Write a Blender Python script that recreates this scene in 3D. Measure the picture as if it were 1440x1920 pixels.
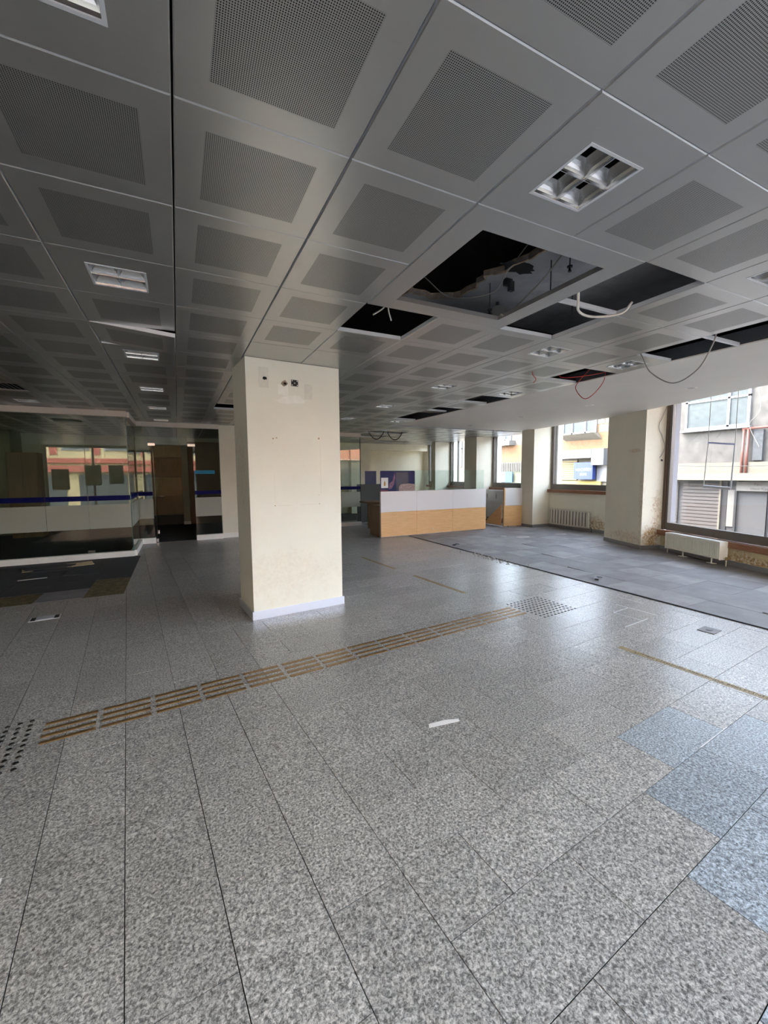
import bpy, math, random
from mathutils import Matrix, Vector
random.seed(7)
for o in list(bpy.data.objects): bpy.data.objects.remove(o, do_unlink=True)
S = bpy.context.scene
COL = S.collection

# ------------------------------------------------------------------ camera
cam_d = bpy.data.cameras.new('camera'); cam = bpy.data.objects.new('camera', cam_d); COL.objects.link(cam)
cam_d.sensor_fit = 'HORIZONTAL'; cam_d.sensor_width = 36.0; cam_d.lens = 779.17 / 1440 * 36.0
cam_d.clip_start = 0.05; cam_d.clip_end = 300
R_ = Vector((0.89602375, -0.44394492, -0.00737149)); U_ = Vector((0.04728139, 0.07889494, 0.99576104)); F_ = Vector((0.44148149, 0.89257408, -0.09168207))
cam.matrix_world = Matrix(((R_.x, U_.x, -F_.x, 0), (R_.y, U_.y, -F_.y, 0), (R_.z, U_.z, -F_.z, 1.5304), (0, 0, 0, 1)))
S.camera = cam

# ------------------------------------------------------------------ world, sun, exposure
wd = bpy.data.worlds.new('sky'); S.world = wd; wd.use_nodes = True
nt = wd.node_tree; nt.nodes.clear()
sky = nt.nodes.new('ShaderNodeTexSky'); sky.sky_type = 'NISHITA'; sky.sun_disc = False
sky.sun_elevation = math.radians(48); sky.sun_rotation = math.radians(-40); sky.air_density = 1.0; sky.dust_density = 2.0; sky.ozone_density = 1.0
bg = nt.nodes.new('ShaderNodeBackground'); bg.inputs['Strength'].default_value = 0.85
ow = nt.nodes.new('ShaderNodeOutputWorld')
hs_ = nt.nodes.new('ShaderNodeHueSaturation'); hs_.inputs['Saturation'].default_value = 0.5
nt.links.new(sky.outputs[0], hs_.inputs['Color']); nt.links.new(hs_.outputs[0], bg.inputs['Color']); nt.links.new(bg.outputs[0], ow.inputs['Surface'])
sun_d = bpy.data.lights.new('sun', 'SUN'); sun_d.energy = 0.9; sun_d.angle = math.radians(0.6); sun_d.color = (1.0, 0.93, 0.80)
sun = bpy.data.objects.new('sun', sun_d); COL.objects.link(sun)
sun.rotation_euler = Vector((0.60, -0.42, -0.95)).to_track_quat('-Z', 'Y').to_euler()   # from over our own roof on to the street fronts
S.view_settings.view_transform = 'Standard'; S.view_settings.look = 'None'; S.view_settings.gamma = 1.0
S.view_settings.use_curve_mapping = False
S.view_settings.exposure = 2.25
S.cycles.max_bounces = 12; S.cycles.diffuse_bounces = 8; S.cycles.glossy_bounces = 6; S.cycles.transparent_max_bounces = 24
S.cycles.transmission_bounces = 8; S.cycles.sample_clamp_indirect = 6.0

# ------------------------------------------------------------------ helpers
PHI = math.radians(5.3)
E1 = Vector((math.cos(PHI), math.sin(PHI), 0)); E2 = Vector((-math.sin(PHI), math.cos(PHI), 0))
def G(a, b, z=0): return E1 * a + E2 * b + Vector((0, 0, z))      # floor-tile grid to world
CZ = 2.713                                                        # metal ceiling height
GX, GY, TP = 0.042, 1.557, 0.6                                    # ceiling grid

class MB:
    def __init__(s): s.v = []; s.f = []; s.m = []
    def add(s, vs, fs, mi=0):
        b = len(s.v); s.v += [tuple(v) for v in vs]; s.f += [tuple(i + b for i in f) for f in fs]; s.m += [mi] * len(fs); return s
    def box(s, x0, y0, z0, x1, y1, z1, mi=0):
        vs = [(x, y, z) for z in (z0, z1) for y in (y0, y1) for x in (x0, x1)]
        return s.add(vs, [(0, 2, 3, 1), (4, 5, 7, 6), (0, 1, 5, 4), (2, 6, 7, 3), (0, 4, 6, 2), (1, 3, 7, 5)], mi)
    def obox(s, o, ux, uy, lx, ly, z0, z1, mi=0):
        """box on origin o spanned by ux*lx and uy*ly"""
        o = Vector((o[0], o[1], 0)); ux = Vector((ux[0], ux[1], 0)); uy = Vector((uy[0], uy[1], 0))
        c = [o, o + ux * lx, o + ux * lx + uy * ly, o + uy * ly]
        return s.prism([(p.x, p.y) for p in c], z0, z1, mi)
    def prism(s, poly, z0, z1, mi=0):
        a = sum(poly[i][0] * poly[(i + 1) % len(poly)][1] - poly[(i + 1) % len(poly)][0] * poly[i][1] for i in range(len(poly)))
        if a < 0: poly = poly[::-1]
        n = len(poly)
        vs = [(x, y, z0) for x, y in poly] + [(x, y, z1) for x, y in poly]
        fs = [tuple(range(n))[::-1], tuple(range(n, 2 * n))] + [(i, (i + 1) % n, n + (i + 1) % n, n + i) for i in range(n)]
        return s.add(vs, fs, mi)
    def mat_box(s, M, sx, sy, sz, mi=0):
        vs = [M @ Vector((x * sx / 2, y * sy / 2, z * sz / 2)) for z in (-1, 1) for y in (-1, 1) for x in (-1, 1)]
        return s.add(vs, [(0, 2, 3, 1), (4, 5, 7, 6), (0, 1, 5, 4), (2, 6, 7, 3), (0, 4, 6, 2), (1, 3, 7, 5)], mi)
    def tube(s, pts, r, n=8, mi=0):
        pts = [Vector(p) for p in pts]; rings = []
        for i, p in enumerate(pts):
            d = (pts[min(i + 1, len(pts) - 1)] - pts[max(i - 1, 0)]).normalized()
            x = d.cross(Vector((0, 0, 1)));
            if x.length < 1e-3: x = Vector((1, 0, 0))
            x.normalize(); y = d.cross(x)
            rings.append([p + (x * math.cos(t) + y * math.sin(t)) * r for t in [2 * math.pi * k / n for k in range(n)]])
        vs = [q for rg in rings for q in rg]
        fs = [(i * n + k, i * n + (k + 1) % n, (i + 1) * n + (k + 1) % n, (i + 1) * n + k) for i in range(len(pts) - 1) for k in range(n)]
        fs += [tuple(range(n))[::-1], tuple(range(len(vs) - n, len(vs)))]
        return s.add(vs, fs, mi)
    def cyl(s, c, r, z0, z1, n=16, mi=0, r2=None):
        r2 = r if r2 is None else r2
        vs = [(c[0] + r * math.cos(2 * math.pi * k / n), c[1] + r * math.sin(2 * math.pi * k / n), z0) for k in range(n)] + \
             [(c[0] + r2 * math.cos(2 * math.pi * k / n), c[1] + r2 * math.sin(2 * math.pi * k / n), z1) for k in range(n)]
        fs = [tuple(range(n))[::-1], tuple(range(n, 2 * n))] + [(i, (i + 1) % n, n + (i + 1) % n, n + i) for i in range(n)]
        return s.add(vs, fs, mi)
    def mesh(s, name, mats):
        me = bpy.data.meshes.new(name); me.from_pydata(s.v, [], s.f)
        for m in (mats if isinstance(mats, (list, tuple)) else [mats]): me.materials.append(m)
        if any(s.m): me.polygons.foreach_set('material_index', s.m)
        me.update(); return me
    def build(s, name, mats, parent=None, smooth=False, bevel=0, **kw):
        o = place(name, s.mesh(name, mats), parent, **kw)
        if smooth:
            for p in o.data.polygons: p.use_smooth = True
        if bevel:
            md = o.modifiers.new('bevel', 'BEVEL'); md.width = bevel; md.segments = 2; md.limit_method = 'ANGLE'; md.harden_normals = False
        return o
def tag(o, label=None, cat=None, group=None, kind=None):
    if label: o['label'] = label
    if cat: o['category'] = cat
    if group: o['group'] = group
    if kind: o['kind'] = kind
    return o
def place(name, data, parent=None, **kw):
    o = bpy.data.objects.new(name, data); COL.objects.link(o)
    if parent: o.parent = parent; o.matrix_parent_inverse = Matrix.Identity(4) if parent.type == 'EMPTY' and parent.location.length == 0 else parent.matrix_basis.inverted()
    return tag(o, **kw)
def empty(name, loc=(0, 0, 0), label=None, cat=None, group=None, kind=None):
    o = bpy.data.objects.new(name, None); COL.objects.link(o); o.location = loc; o.empty_display_size = 0.1
    return tag(o, label, cat, group, kind)
def text_mesh(body, size, mat, M, name='lettering', parent=None, extrude=0.0008):
    cu = bpy.data.curves.new('t', 'FONT'); cu.body = body; cu.size = size; cu.align_x = 'CENTER'; cu.align_y = 'CENTER'; cu.extrude = extrude; cu.resolution_u = 3
    t = bpy.data.objects.new('t', cu); COL.objects.link(t)
    dg = bpy.context.evaluated_depsgraph_get(); me = bpy.data.meshes.new_from_object(t.evaluated_get(dg))
    bpy.data.objects.remove(t); bpy.data.curves.remove(cu)
    me.transform(M); me.materials.clear(); me.materials.append(mat)
    return place(name, me, parent)
def axes(o, x, y):
    x = Vector(x).normalized(); y = Vector(y).normalized(); z = x.cross(y)
    return Matrix(((x.x, y.x, z.x, o[0]), (x.y, y.y, z.y, o[1]), (x.z, y.z, z.z, o[2]), (0, 0, 0, 1)))

# ------------------------------------------------------------------ materials
def new_mat(name):
    m = bpy.data.materials.new(name); m.use_nodes = True; t = m.node_tree; t.nodes.clear()
    out = t.nodes.new('ShaderNodeOutputMaterial'); b = t.nodes.new('ShaderNodeBsdfPrincipled'); t.links.new(b.outputs[0], out.inputs[0])
    return m, t, b
def nd(t, kind, **kw):
    n = t.nodes.new(kind)
    for k, v in kw.items():
        if k in n.inputs: n.inputs[k].default_value = v
        else: setattr(n, k, v)
    return n
def ramp(t, fac, stops):
    r = t.nodes.new('ShaderNodeValToRGB'); el = r.color_ramp.elements
    el[0].position, el[0].color = stops[0][0], (*stops[0][1], 1); el[1].position, el[1].color = stops[-1][0], (*stops[-1][1], 1)
    for p_, c in stops[1:-1]:
        e = el.new(p_); e.color = (*c, 1)
    t.links.new(fac, r.inputs[0]); return r.outputs[0]
def pmat(name, col, rough=0.5, metal=0.0, var=0.0, scale=6.0, bump=0.0, bscale=60.0, spec=0.5):
    """plain surface with mild procedural variation in world position"""
    m, t, b = new_mat(name)
    b.inputs['Roughness'].default_value = rough; b.inputs['Metallic'].default_value = metal; b.inputs['Specular IOR Level'].default_value = spec
    b.inputs['Base Color'].default_value = (*col, 1)
    g = nd(t, 'ShaderNodeNewGeometry')
    if var:
        n = nd(t, 'ShaderNodeTexNoise', Scale=scale, Detail=5.0, Roughness=0.6); t.links.new(g.outputs['Position'], n.inputs['Vector'])
        c = ramp(t, n.outputs['Fac'], [(0.3, tuple(x * (1 - var) for x in col)), (0.7, tuple(min(1, x * (1 + var)) for x in col))]); t.links.new(c, b.inputs['Base Color'])
    if bump:
        n2 = nd(t, 'ShaderNodeTexNoise', Scale=bscale, Detail=3.0); t.links.new(g.outputs['Position'], n2.inputs['Vector'])
        bp = nd(t, 'ShaderNodeBump', Strength=bump, Distance=0.01); t.links.new(n2.outputs['Fac'], bp.inputs['Height']); t.links.new(bp.outputs[0], b.inputs['Normal'])
    return m
def granite(name, tint, lo=0.04, mid=0.23, hi=0.50, rough=0.282):
    m, t, b = new_mat(name); b.inputs['Specular IOR Level'].default_value = 0.28
    g = nd(t, 'ShaderNodeNewGeometry'); oi = nd(t, 'ShaderNodeObjectInfo')
    ad = nd(t, 'ShaderNodeVectorMath', operation='MULTIPLY_ADD'); t.links.new(oi.outputs['Random'], ad.inputs[0]); ad.inputs[1].default_value = (7, 13, 5); t.links.new(g.outputs['Position'], ad.inputs[2])
    n1 = nd(t, 'ShaderNodeTexNoise', Scale=100.0, Detail=5.0, Roughness=0.72, Distortion=0.5); t.links.new(ad.outputs[0], n1.inputs['Vector'])
    n2 = nd(t, 'ShaderNodeTexNoise', Scale=9.0, Detail=3.0); t.links.new(ad.outputs[0], n2.inputs['Vector'])
    tc = lambda k: tuple(k * x for x in tint)
    c = ramp(t, n1.outputs['Fac'], [(0.33, tc(lo)), (0.46, tc(mid * 0.62)), (0.54, tc(mid * 1.15)), (0.68, tc(hi))])
    mr = nd(t, 'ShaderNodeMapRange'); mr.inputs['To Min'].default_value = 0.86; mr.inputs['To Max'].default_value = 1.10; t.links.new(n2.outputs['Fac'], mr.inputs['Value'])
    rv = nd(t, 'ShaderNodeMapRange'); rv.inputs['To Min'].default_value = 0.90; rv.inputs['To Max'].default_value = 1.08; t.links.new(oi.outputs['Random'], rv.inputs['Value'])
    mm = nd(t, 'ShaderNodeMath', operation='MULTIPLY'); t.links.new(mr.outputs[0], mm.inputs[0]); t.links.new(rv.outputs[0], mm.inputs[1])
    sc = nd(t, 'ShaderNodeVectorMath', operation='SCALE'); t.links.new(c, sc.inputs[0]); t.links.new(mm.outputs[0], sc.inputs['Scale'])
    t.links.new(sc.outputs[0], b.inputs['Base Color'])
    n3 = nd(t, 'ShaderNodeTexNoise', Scale=2.2, Detail=5.0, Roughness=0.7); t.links.new(g.outputs['Position'], n3.inputs['Vector'])
    rr = nd(t, 'ShaderNodeMapRange'); rr.inputs['From Min'].default_value = 0.35; rr.inputs['From Max'].default_value = 0.65; rr.inputs['To Min'].default_value = rough; rr.inputs['To Max'].default_value = rough + 0.02
    t.links.new(n3.outputs['Fac'], rr.inputs['Value']); t.links.new(rr.outputs[0], b.inputs['Roughness'])
    return m
def perforated(name, col, hole, rough, metal):
    m, t, b = new_mat(name)
    tc = nd(t, 'ShaderNodeTexCoord'); sx = nd(t, 'ShaderNodeSeparateXYZ'); t.links.new(tc.outputs['Object'], sx.inputs[0])
    sq = []
    for ax in ('X', 'Y'):
        a = nd(t, 'ShaderNodeMath', operation='MULTIPLY'); a.inputs[1].default_value = 1 / 0.0066; t.links.new(sx.outputs[ax], a.inputs[0])
        f = nd(t, 'ShaderNodeMath', operation='FRACT'); t.links.new(a.outputs[0], f.inputs[0])
        s_ = nd(t, 'ShaderNodeMath', operation='SUBTRACT'); s_.inputs[1].default_value = 0.5; t.links.new(f.outputs[0], s_.inputs[0])
        p_ = nd(t, 'ShaderNodeMath', operation='MULTIPLY'); t.links.new(s_.outputs[0], p_.inputs[0]); t.links.new(s_.outputs[0], p_.inputs[1]); sq.append(p_)
    ad = nd(t, 'ShaderNodeMath', operation='ADD'); t.links.new(sq[0].outputs[0], ad.inputs[0]); t.links.new(sq[1].outputs[0], ad.inputs[1])
    mr = nd(t, 'ShaderNodeMapRange'); mr.inputs['From Min'].default_value = 0.075; mr.inputs['From Max'].default_value = 0.125; t.links.new(ad.outputs[0], mr.inputs['Value'])
    mx = nd(t, 'ShaderNodeMix', data_type='RGBA'); t.links.new(mr.outputs[0], mx.inputs[0]); mx.inputs[6].default_value = (*hole, 1); mx.inputs[7].default_value = (*col, 1)
    t.links.new(mx.outputs[2], b.inputs['Base Color']); b.inputs['Metallic'].default_value = metal; b.inputs['Roughness'].default_value = rough
    return m
def glass(name, tint=(1, 1, 1), ior=1.5, rough=0.0, haze=0.0):
    m = bpy.data.materials.new(name); m.use_nodes = True; t = m.node_tree; t.nodes.clear()
    out = t.nodes.new('ShaderNodeOutputMaterial'); tr = nd(t, 'ShaderNodeBsdfTransparent'); tr.inputs[0].default_value = (*tint, 1)
    gl = nd(t, 'ShaderNodeBsdfGlossy'); gl.inputs['Roughness'].default_value = rough
    lw = nd(t, 'ShaderNodeLayerWeight', Blend=0.5); pw = nd(t, 'ShaderNodeMath', operation='POWER'); pw.inputs[1].default_value = 5.0; t.links.new(lw.outputs['Facing'], pw.inputs[0])
    f0 = ((ior - 1) / (ior + 1)) ** 2; fr = nd(t, 'ShaderNodeMath', operation='MULTIPLY_ADD'); fr.inputs[1].default_value = 1 - f0; fr.inputs[2].default_value = f0; t.links.new(pw.outputs[0], fr.inputs[0])
    mx = nd(t, 'ShaderNodeMixShader')
    t.links.new(fr.outputs[0], mx.inputs[0]); t.links.new(tr.outputs[0], mx.inputs[1]); t.links.new(gl.outputs[0], mx.inputs[2])
    last = mx
    if haze:
        df = nd(t, 'ShaderNodeBsdfDiffuse'); df.inputs[0].default_value = (0.8, 0.8, 0.8, 1); m2 = nd(t, 'ShaderNodeMixShader'); m2.inputs[0].default_value = haze
        t.links.new(mx.outputs[0], m2.inputs[1]); t.links.new(df.outputs[0], m2.inputs[2]); last = m2
    t.links.new(last.outputs[0], out.inputs[0]); return m
def film(name, col, opac):
    m = bpy.data.materials.new(name); m.use_nodes = True; t = m.node_tree; t.nodes.clear()
    out = t.nodes.new('ShaderNodeOutputMaterial'); tr = nd(t, 'ShaderNodeBsdfTransparent'); b = nd(t, 'ShaderNodeBsdfPrincipled'); b.inputs['Base Color'].default_value = (*col, 1); b.inputs['Roughness'].default_value = 0.45; b.inputs['Specular IOR Level'].default_value = 0.2
    tl = nd(t, 'ShaderNodeBsdfTranslucent'); tl.inputs[0].default_value = (*col, 1); m1 = nd(t, 'ShaderNodeMixShader'); m1.inputs[0].default_value = 0.35
    t.links.new(b.outputs[0], m1.inputs[1]); t.links.new(tl.outputs[0], m1.inputs[2])
    mx = nd(t, 'ShaderNodeMixShader'); mx.inputs[0].default_value = opac
    t.links.new(tr.outputs[0], mx.inputs[1]); t.links.new(m1.outputs[0], mx.inputs[2]); t.links.new(mx.outputs[0], out.inputs[0]); return m
def wood(name, c1, c2, rough=0.4, axis='Z', sc=9.0):
    m, t, b = new_mat(name)
    g = nd(t, 'ShaderNodeNewGeometry'); mp = nd(t, 'ShaderNodeMapping')
    mp.inputs['Scale'].default_value = (0.35, 0.35, 5.0) if axis == 'H' else (5.0, 5.0, 0.35)
    t.links.new(g.outputs['Position'], mp.inputs[0])
    n = nd(t, 'ShaderNodeTexNoise', Scale=sc, Detail=6.0, Roughness=0.6, Distortion=0.6); t.links.new(mp.outputs[0], n.inputs['Vector'])
    t.links.new(ramp(t, n.outputs['Fac'], [(0.3, c1), (0.7, c2)]), b.inputs['Base Color']); b.inputs['Roughness'].default_value = rough
    return m
def stained(name, base, spots, rough=0.7, soil=0.06):
    """painted plaster; spots = (centre xyz, radius xyz, strength): damp stains and flaking with ragged shapes"""
    m, t, b = new_mat(name)
    g = nd(t, 'ShaderNodeNewGeometry'); n0 = nd(t, 'ShaderNodeTexNoise', Scale=2.4, Detail=6.0, Roughness=0.65); t.links.new(g.outputs['Position'], n0.inputs['Vector'])
    cur = ramp(t, n0.outputs['Fac'], [(0.3, tuple(x * (1 - soil) for x in base)), (0.65, base)])
    n1 = nd(t, 'ShaderNodeTexNoise', Scale=9.0, Detail=8.0, Roughness=0.72); t.links.new(g.outputs['Position'], n1.inputs['Vector'])
    n2 = nd(t, 'ShaderNodeTexNoise', Scale=28.0, Detail=5.0, Roughness=0.7); t.links.new(g.outputs['Position'], n2.inputs['Vector'])
    stain = ramp(t, n2.outputs['Fac'], [(0.33, (0.12, 0.065, 0.03)), (0.42, (0.40, 0.24, 0.11)), (0.52, (0.62, 0.45, 0.24)), (0.60, (0.78, 0.73, 0.64))])
    for c, r, k in spots:
        v = nd(t, 'ShaderNodeVectorMath', operation='SUBTRACT'); t.links.new(g.outputs['Position'], v.inputs[0]); v.inputs[1].default_value = c
        d = nd(t, 'ShaderNodeVectorMath', operation='DIVIDE'); t.links.new(v.outputs[0], d.inputs[0]); d.inputs[1].default_value = r
        ln = nd(t, 'ShaderNodeVectorMath', operation='LENGTH'); t.links.new(d.outputs[0], ln.inputs[0])
        a = nd(t, 'ShaderNodeMath', operation='MULTIPLY_ADD'); a.inputs[1].default_value = 2.6; t.links.new(n1.outputs['Fac'], a.inputs[0])
        s2 = nd(t, 'ShaderNodeMath', operation='SUBTRACT'); s2.inputs[0].default_value = 0.0; t.links.new(ln.outputs['Value'], s2.inputs[1]); t.links.new(s2.outputs[0], a.inputs[2])
        mr = nd(t, 'ShaderNodeMapRange'); mr.inputs['From Min'].default_value = 0.42; mr.inputs['From Max'].default_value = 0.85; mr.inputs['To Max'].default_value = k; t.links.new(a.outputs[0], mr.inputs['Value'])
        mx = nd(t, 'ShaderNodeMix', data_type='RGBA'); t.links.new(mr.outputs[0], mx.inputs[0]); t.links.new(cur, mx.inputs[6]); t.links.new(stain, mx.inputs[7]); cur = mx.outputs[2]
    t.links.new(cur, b.inputs['Base Color']); b.inputs['Roughness'].default_value = rough
    bp = nd(t, 'ShaderNodeBump', Strength=0.12, Distance=0.01); t.links.new(n1.outputs['Fac'], bp.inputs['Height']); t.links.new(bp.outputs[0], b.inputs['Normal'])
    return m
CREAM = (0.80, 0.77, 0.64)
M_granite = granite('granite_grey', (1.01, 0.995, 0.965), lo=0.045, mid=0.365, hi=0.74)
M_granite_sky = granite('granite_sky_tint', (0.88, 1.0, 1.12), lo=0.07, mid=0.36, hi=0.72, rough=0.280)  # same granite with the sky's bluish reflection painted into its colour
M_grout = pmat('grout', (0.022, 0.021, 0.021), 0.9)
M_panel = pmat('panel_metal', (0.50, 0.50, 0.49), 0.30, 0.75, var=0.05, scale=1.3)
M_perf = perforated('panel_perforated', (0.44, 0.44, 0.43), (0.02, 0.02, 0.02), 0.36, 0.7)
M_flange = pmat('panel_flange', (0.72, 0.74, 0.77), 0.35, 0.2)
M_wall = pmat('wall_paint', CREAM, 0.75, var=0.05, scale=1.6, bump=0.05)
M_column = stained('column_paint', (0.82, 0.81, 0.70), [((1.0, 4.45, 0.45), (0.9, 0.3, 0.35), 0.10), ((0.60, 4.7, 1.6), (0.10, 0.3, 0.55), 0.25)], soil=0.05)
M_soffit = pmat('soffit_paint', (0.80, 0.755, 0.69), 0.6, var=0.04, scale=0.8)
M_alu = pmat('satin_aluminium', (0.72, 0.77, 0.86), 0.30, 0.55)
M_skirt = pmat('grey_skirting', (0.30, 0.31, 0.32), 0.4, 0.5)
M_white = pmat('white_paint', (0.88, 0.86, 0.80), 0.45, var=0.03)
M_header = pmat('header_paint', (0.74, 0.67, 0.60), 0.5)
M_dark = pmat('dark_void', (0.012, 0.012, 0.013), 0.9)
M_black = pmat('black_plastic', (0.02, 0.02, 0.022), 0.45)
M_conc = pmat('concrete', (0.055, 0.05, 0.047), 0.9, var=0.25, scale=3)
M_plast = pmat('old_plaster', (0.30, 0.31, 0.33), 0.85, var=0.18, scale=5, bump=0.25, bscale=18)
M_gyps = pmat('broken_gypsum', (0.30, 0.235, 0.17), 0.95, var=0.35, scale=25)
M_glass = glass('window_glass', (0.97, 0.98, 0.98), 1.45)
M_glass_d = glass('dusty_glass', (0.97, 0.98, 0.98), 1.45, haze=0.05)
M_pglass = glass('partition_glass', (0.87, 0.935, 0.895), 1.65)
M_sglass = glass('screen_glass', (0.88, 0.94, 0.92), 1.5)
M_gedge = pmat('glass_edge', (0.04, 0.14, 0.12), 0.2)
M_frost = film('frosted_film', (0.70, 0.71, 0.63), 0.68)
M_blue = film('blue_film', (0.002, 0.004, 0.13), 0.985)
M_sky = film('skyblue_film', (0.05, 0.36, 0.62), 0.95)
M_chrome = pmat('chrome', (0.75, 0.75, 0.76), 0.15, 1.0)
M_refl = pmat('lamp_reflector', (0.50, 0.50, 0.50), 0.22, 1.0)
M_oak = wood('oak_laminate', (0.70, 0.41, 0.165), (0.84, 0.54, 0.26), 0.4, 'H')
M_brown = wood('brown_veneer', (0.17, 0.09, 0.04), (0.28, 0.16, 0.075), 0.45, 'V')
M_tan = wood('tan_veneer', (0.56, 0.40, 0.21), (0.70, 0.51, 0.29), 0.5, 'V')
M_tan2 = wood('tan_veneer_dark', (0.36, 0.24, 0.12), (0.48, 0.33, 0.18), 0.5, 'V')
M_sill = wood('sill_wood', (0.20, 0.085, 0.04), (0.32, 0.15, 0.075), 0.45, 'H')
M_lam = pmat('white_laminate', (0.82, 0.82, 0.83), 0.35)
M_frame = pmat('window_frame_bronze', (0.16, 0.145, 0.13), 0.45, 0.3)
M_carpet = pmat('carpet_grey', (0.20, 0.197, 0.205), 0.6, var=0.22, scale=3.5, bump=0.5, bscale=240, spec=0.7)
M_carpet2 = pmat('carpet_pale', (0.265, 0.26, 0.265), 0.6, var=0.22, scale=3.5, bump=0.5, bscale=240, spec=0.7)
M_carpd = pmat('carpet_dark', (0.045, 0.047, 0.05), 0.9, var=0.15, scale=6, bump=0.6, bscale=260)
M_carpb = pmat('carpet_blueblack', (0.022, 0.026, 0.034), 0.85, var=0.2, scale=6, bump=0.5, bscale=260)
M_glue = pmat('old_glue', (0.13, 0.10, 0.05), 0.6, var=0.75, scale=14, bump=0.8, bscale=40)
M_brass = pmat('brass_strip', (0.26, 0.165, 0.075), 0.38, 0.55, var=0.25, scale=30)
M_tape = pmat('bronze_tape', (0.30, 0.225, 0.105), 0.45, 0.2, var=0.3, scale=25)
M_print = pmat('black_print', (0.05, 0.035, 0.02), 0.6)
M_stud = pmat('stud_dark', (0.022, 0.018, 0.016), 0.4, 0.4)
M_rad = pmat('radiator_enamel', (0.76, 0.76, 0.68), 0.35)
M_radb = pmat('radiator_grey', (0.60, 0.58, 0.50), 0.4)
M_paper = pmat('paper', (0.85, 0.85, 0.85), 0.8)
M_cabW = pmat('cable_white', (0.70, 0.66, 0.58), 0.5)
M_cabG = pmat('cable_grey', (0.30, 0.28, 0.26), 0.5)
M_cabR = pmat('cable_red', (0.50, 0.035, 0.025), 0.45)
M_pierA = stained('damp_pier_paint', CREAM, [((8.33, 4.94, 0.26), (0.24, 0.24, 0.30), 0.95), ((8.42, 4.91, 0.75), (0.15, 0.15, 0.55), 0.55), ((8.25, 5.4, 0.20), (0.5, 0.8, 0.16), 0.35), ((8.20, 5.25, 1.95), (0.2, 0.25, 0.05), 0.5), ((8.14, 5.06, 1.0), (0.04, 0.07, 0.9), 0.35)])
M_wallA = stained('damp_wall_paint', (0.70, 0.60, 0.36), [((7.9, 3.2, 0.08), (0.9, 2.6, 0.17), 0.9), ((8.0, 3.6, 0.25), (0.6, 0.6, 0.16), 0.4)], soil=0.2)
M_wallB = stained('damp_wall_b_paint', CREAM, [((9.45, 6.95, 0.18), (0.3, 0.42, 0.28), 0.8)])

# ------------------------------------------------------------------ FLOOR
slab = MB().box(-6.2, -1.7, -0.30, 9.8, 15.4, -0.006).build('floor', M_grout, label='grey speckled granite tile floor with dark hairline joints', kind='structure')
K = 0.3033
tiles = []
for n in range(0, 11):                                     # strips running away from the viewer
    a1 = 0.82 - K * n; a0 = a1 - K; b = 1.22 - 0.606 * 3 + (0.303 if n % 2 else 0)
    while b < 11.9:
        tiles.append((a0, b, a1, b + 0.606)); b += 0.606
m_ = -3
while 0.0267 + K * m_ < 11.9:                              # strips running across on the right
    b0 = 0.0267 + K * m_; a = 0.82
    off = 0.303 if m_ % 2 == 1 else 0.0
    if off: tiles.append((a, b0, a + off, b0 + K)); a += off
    while a < 6.0:
        tiles.append((a, b0, a + 0.606, b0 + K)); a += 0.606
    m_ += 1
def tile_ok(t):
    c = G((t[0] + t[2]) / 2, (t[1] + t[3]) / 2)
    if c.x > 5.35 and c.y < 9.4: return False
    if c.x < -0.95 and c.y > 6.75: return False
    if c.y > 11.6 and c.x < 3: return False
    return c.y > -1.3
tiles = [t for t in tiles if tile_ok(t)]
def in_view(p):
    d = Vector(p) - Vector((0, 0, 1.5304)); z = d.dot(F_)
    if z < 0.1: return False
    x, y = 720 + 779.17 * d.dot(R_) / z, 960 - 779.17 * d.dot(U_) / z
    return -200 < x < 1640 and -200 < y < 2120
tiles.sort(key=lambda t: (not in_view(G((t[0] + t[2]) / 2, (t[1] + t[3]) / 2)), G((t[0] + t[2]) / 2, (t[1] + t[3]) / 2).length))
GAP = 0.0017
tmesh = {}
def tile_mesh(w, h, m):
    k = (round(w, 3), round(h, 3), m.name)
    if k not in tmesh:
        x, y, c = w / 2 - GAP, h / 2 - GAP, 0.0003
        vs = [(-x, -y, -.008), (x, -y, -.008), (x, y, -.008), (-x, y, -.008), (-x, -y, -c), (x, -y, -c), (x, y, -c), (-x, y, -c),
              (-x + c, -y + c, 0), (x - c, -y + c, 0), (x - c, y - c, 0), (-x + c, y - c, 0)]
        fs = [(i, (i + 1) % 4, 4 + (i + 1) % 4, 4 + i) for i in range(4)] + [(4 + i, 4 + (i + 1) % 4, 8 + (i + 1) % 4, 8 + i) for i in range(4)] + [(8, 9, 10, 11)]
        tmesh[k] = MB().add(vs, fs).mesh('floor_tile', m)
    return tmesh[k]
far = MB()
for i, t in enumerate(tiles):
    ca, cb = (t[0] + t[2]) / 2, (t[1] + t[3]) / 2; c = G(ca, cb)
    blue = (0.62 < cb < 0.94 and 2.02 < ca < 3.3) or (0.32 < cb < 0.64 and 1.70 < ca < 3.0) or (0.93 < cb < 1.24 and 2.6 < ca < 3.2) or (0.02 < cb < 0.33 and 1.6 < ca < 3)  # tiles that carry the painted sky reflection
    if i < 300:
        o = place('floor_tile', tile_mesh(t[2] - t[0], t[3] - t[1], M_granite_sky if blue else M_granite), slab)
        o.location = (c.x, c.y, random.uniform(-0.0006, 0.0004)); o.rotation_euler = (random.uniform(-.0011, .0011), random.uniform(-.0011, .0011), PHI)
        o.matrix_parent_inverse = Matrix.Identity(4)
    else:
        far.obox(G(t[0] + GAP, t[1] + GAP), E1, E2, t[2] - t[0] - 2 * GAP, t[3] - t[1] - 2 * GAP, -.008, random.uniform(-.0006, .0004))
far.build('floor_tiles_far', M_granite, slab, kind='stuff')

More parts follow.
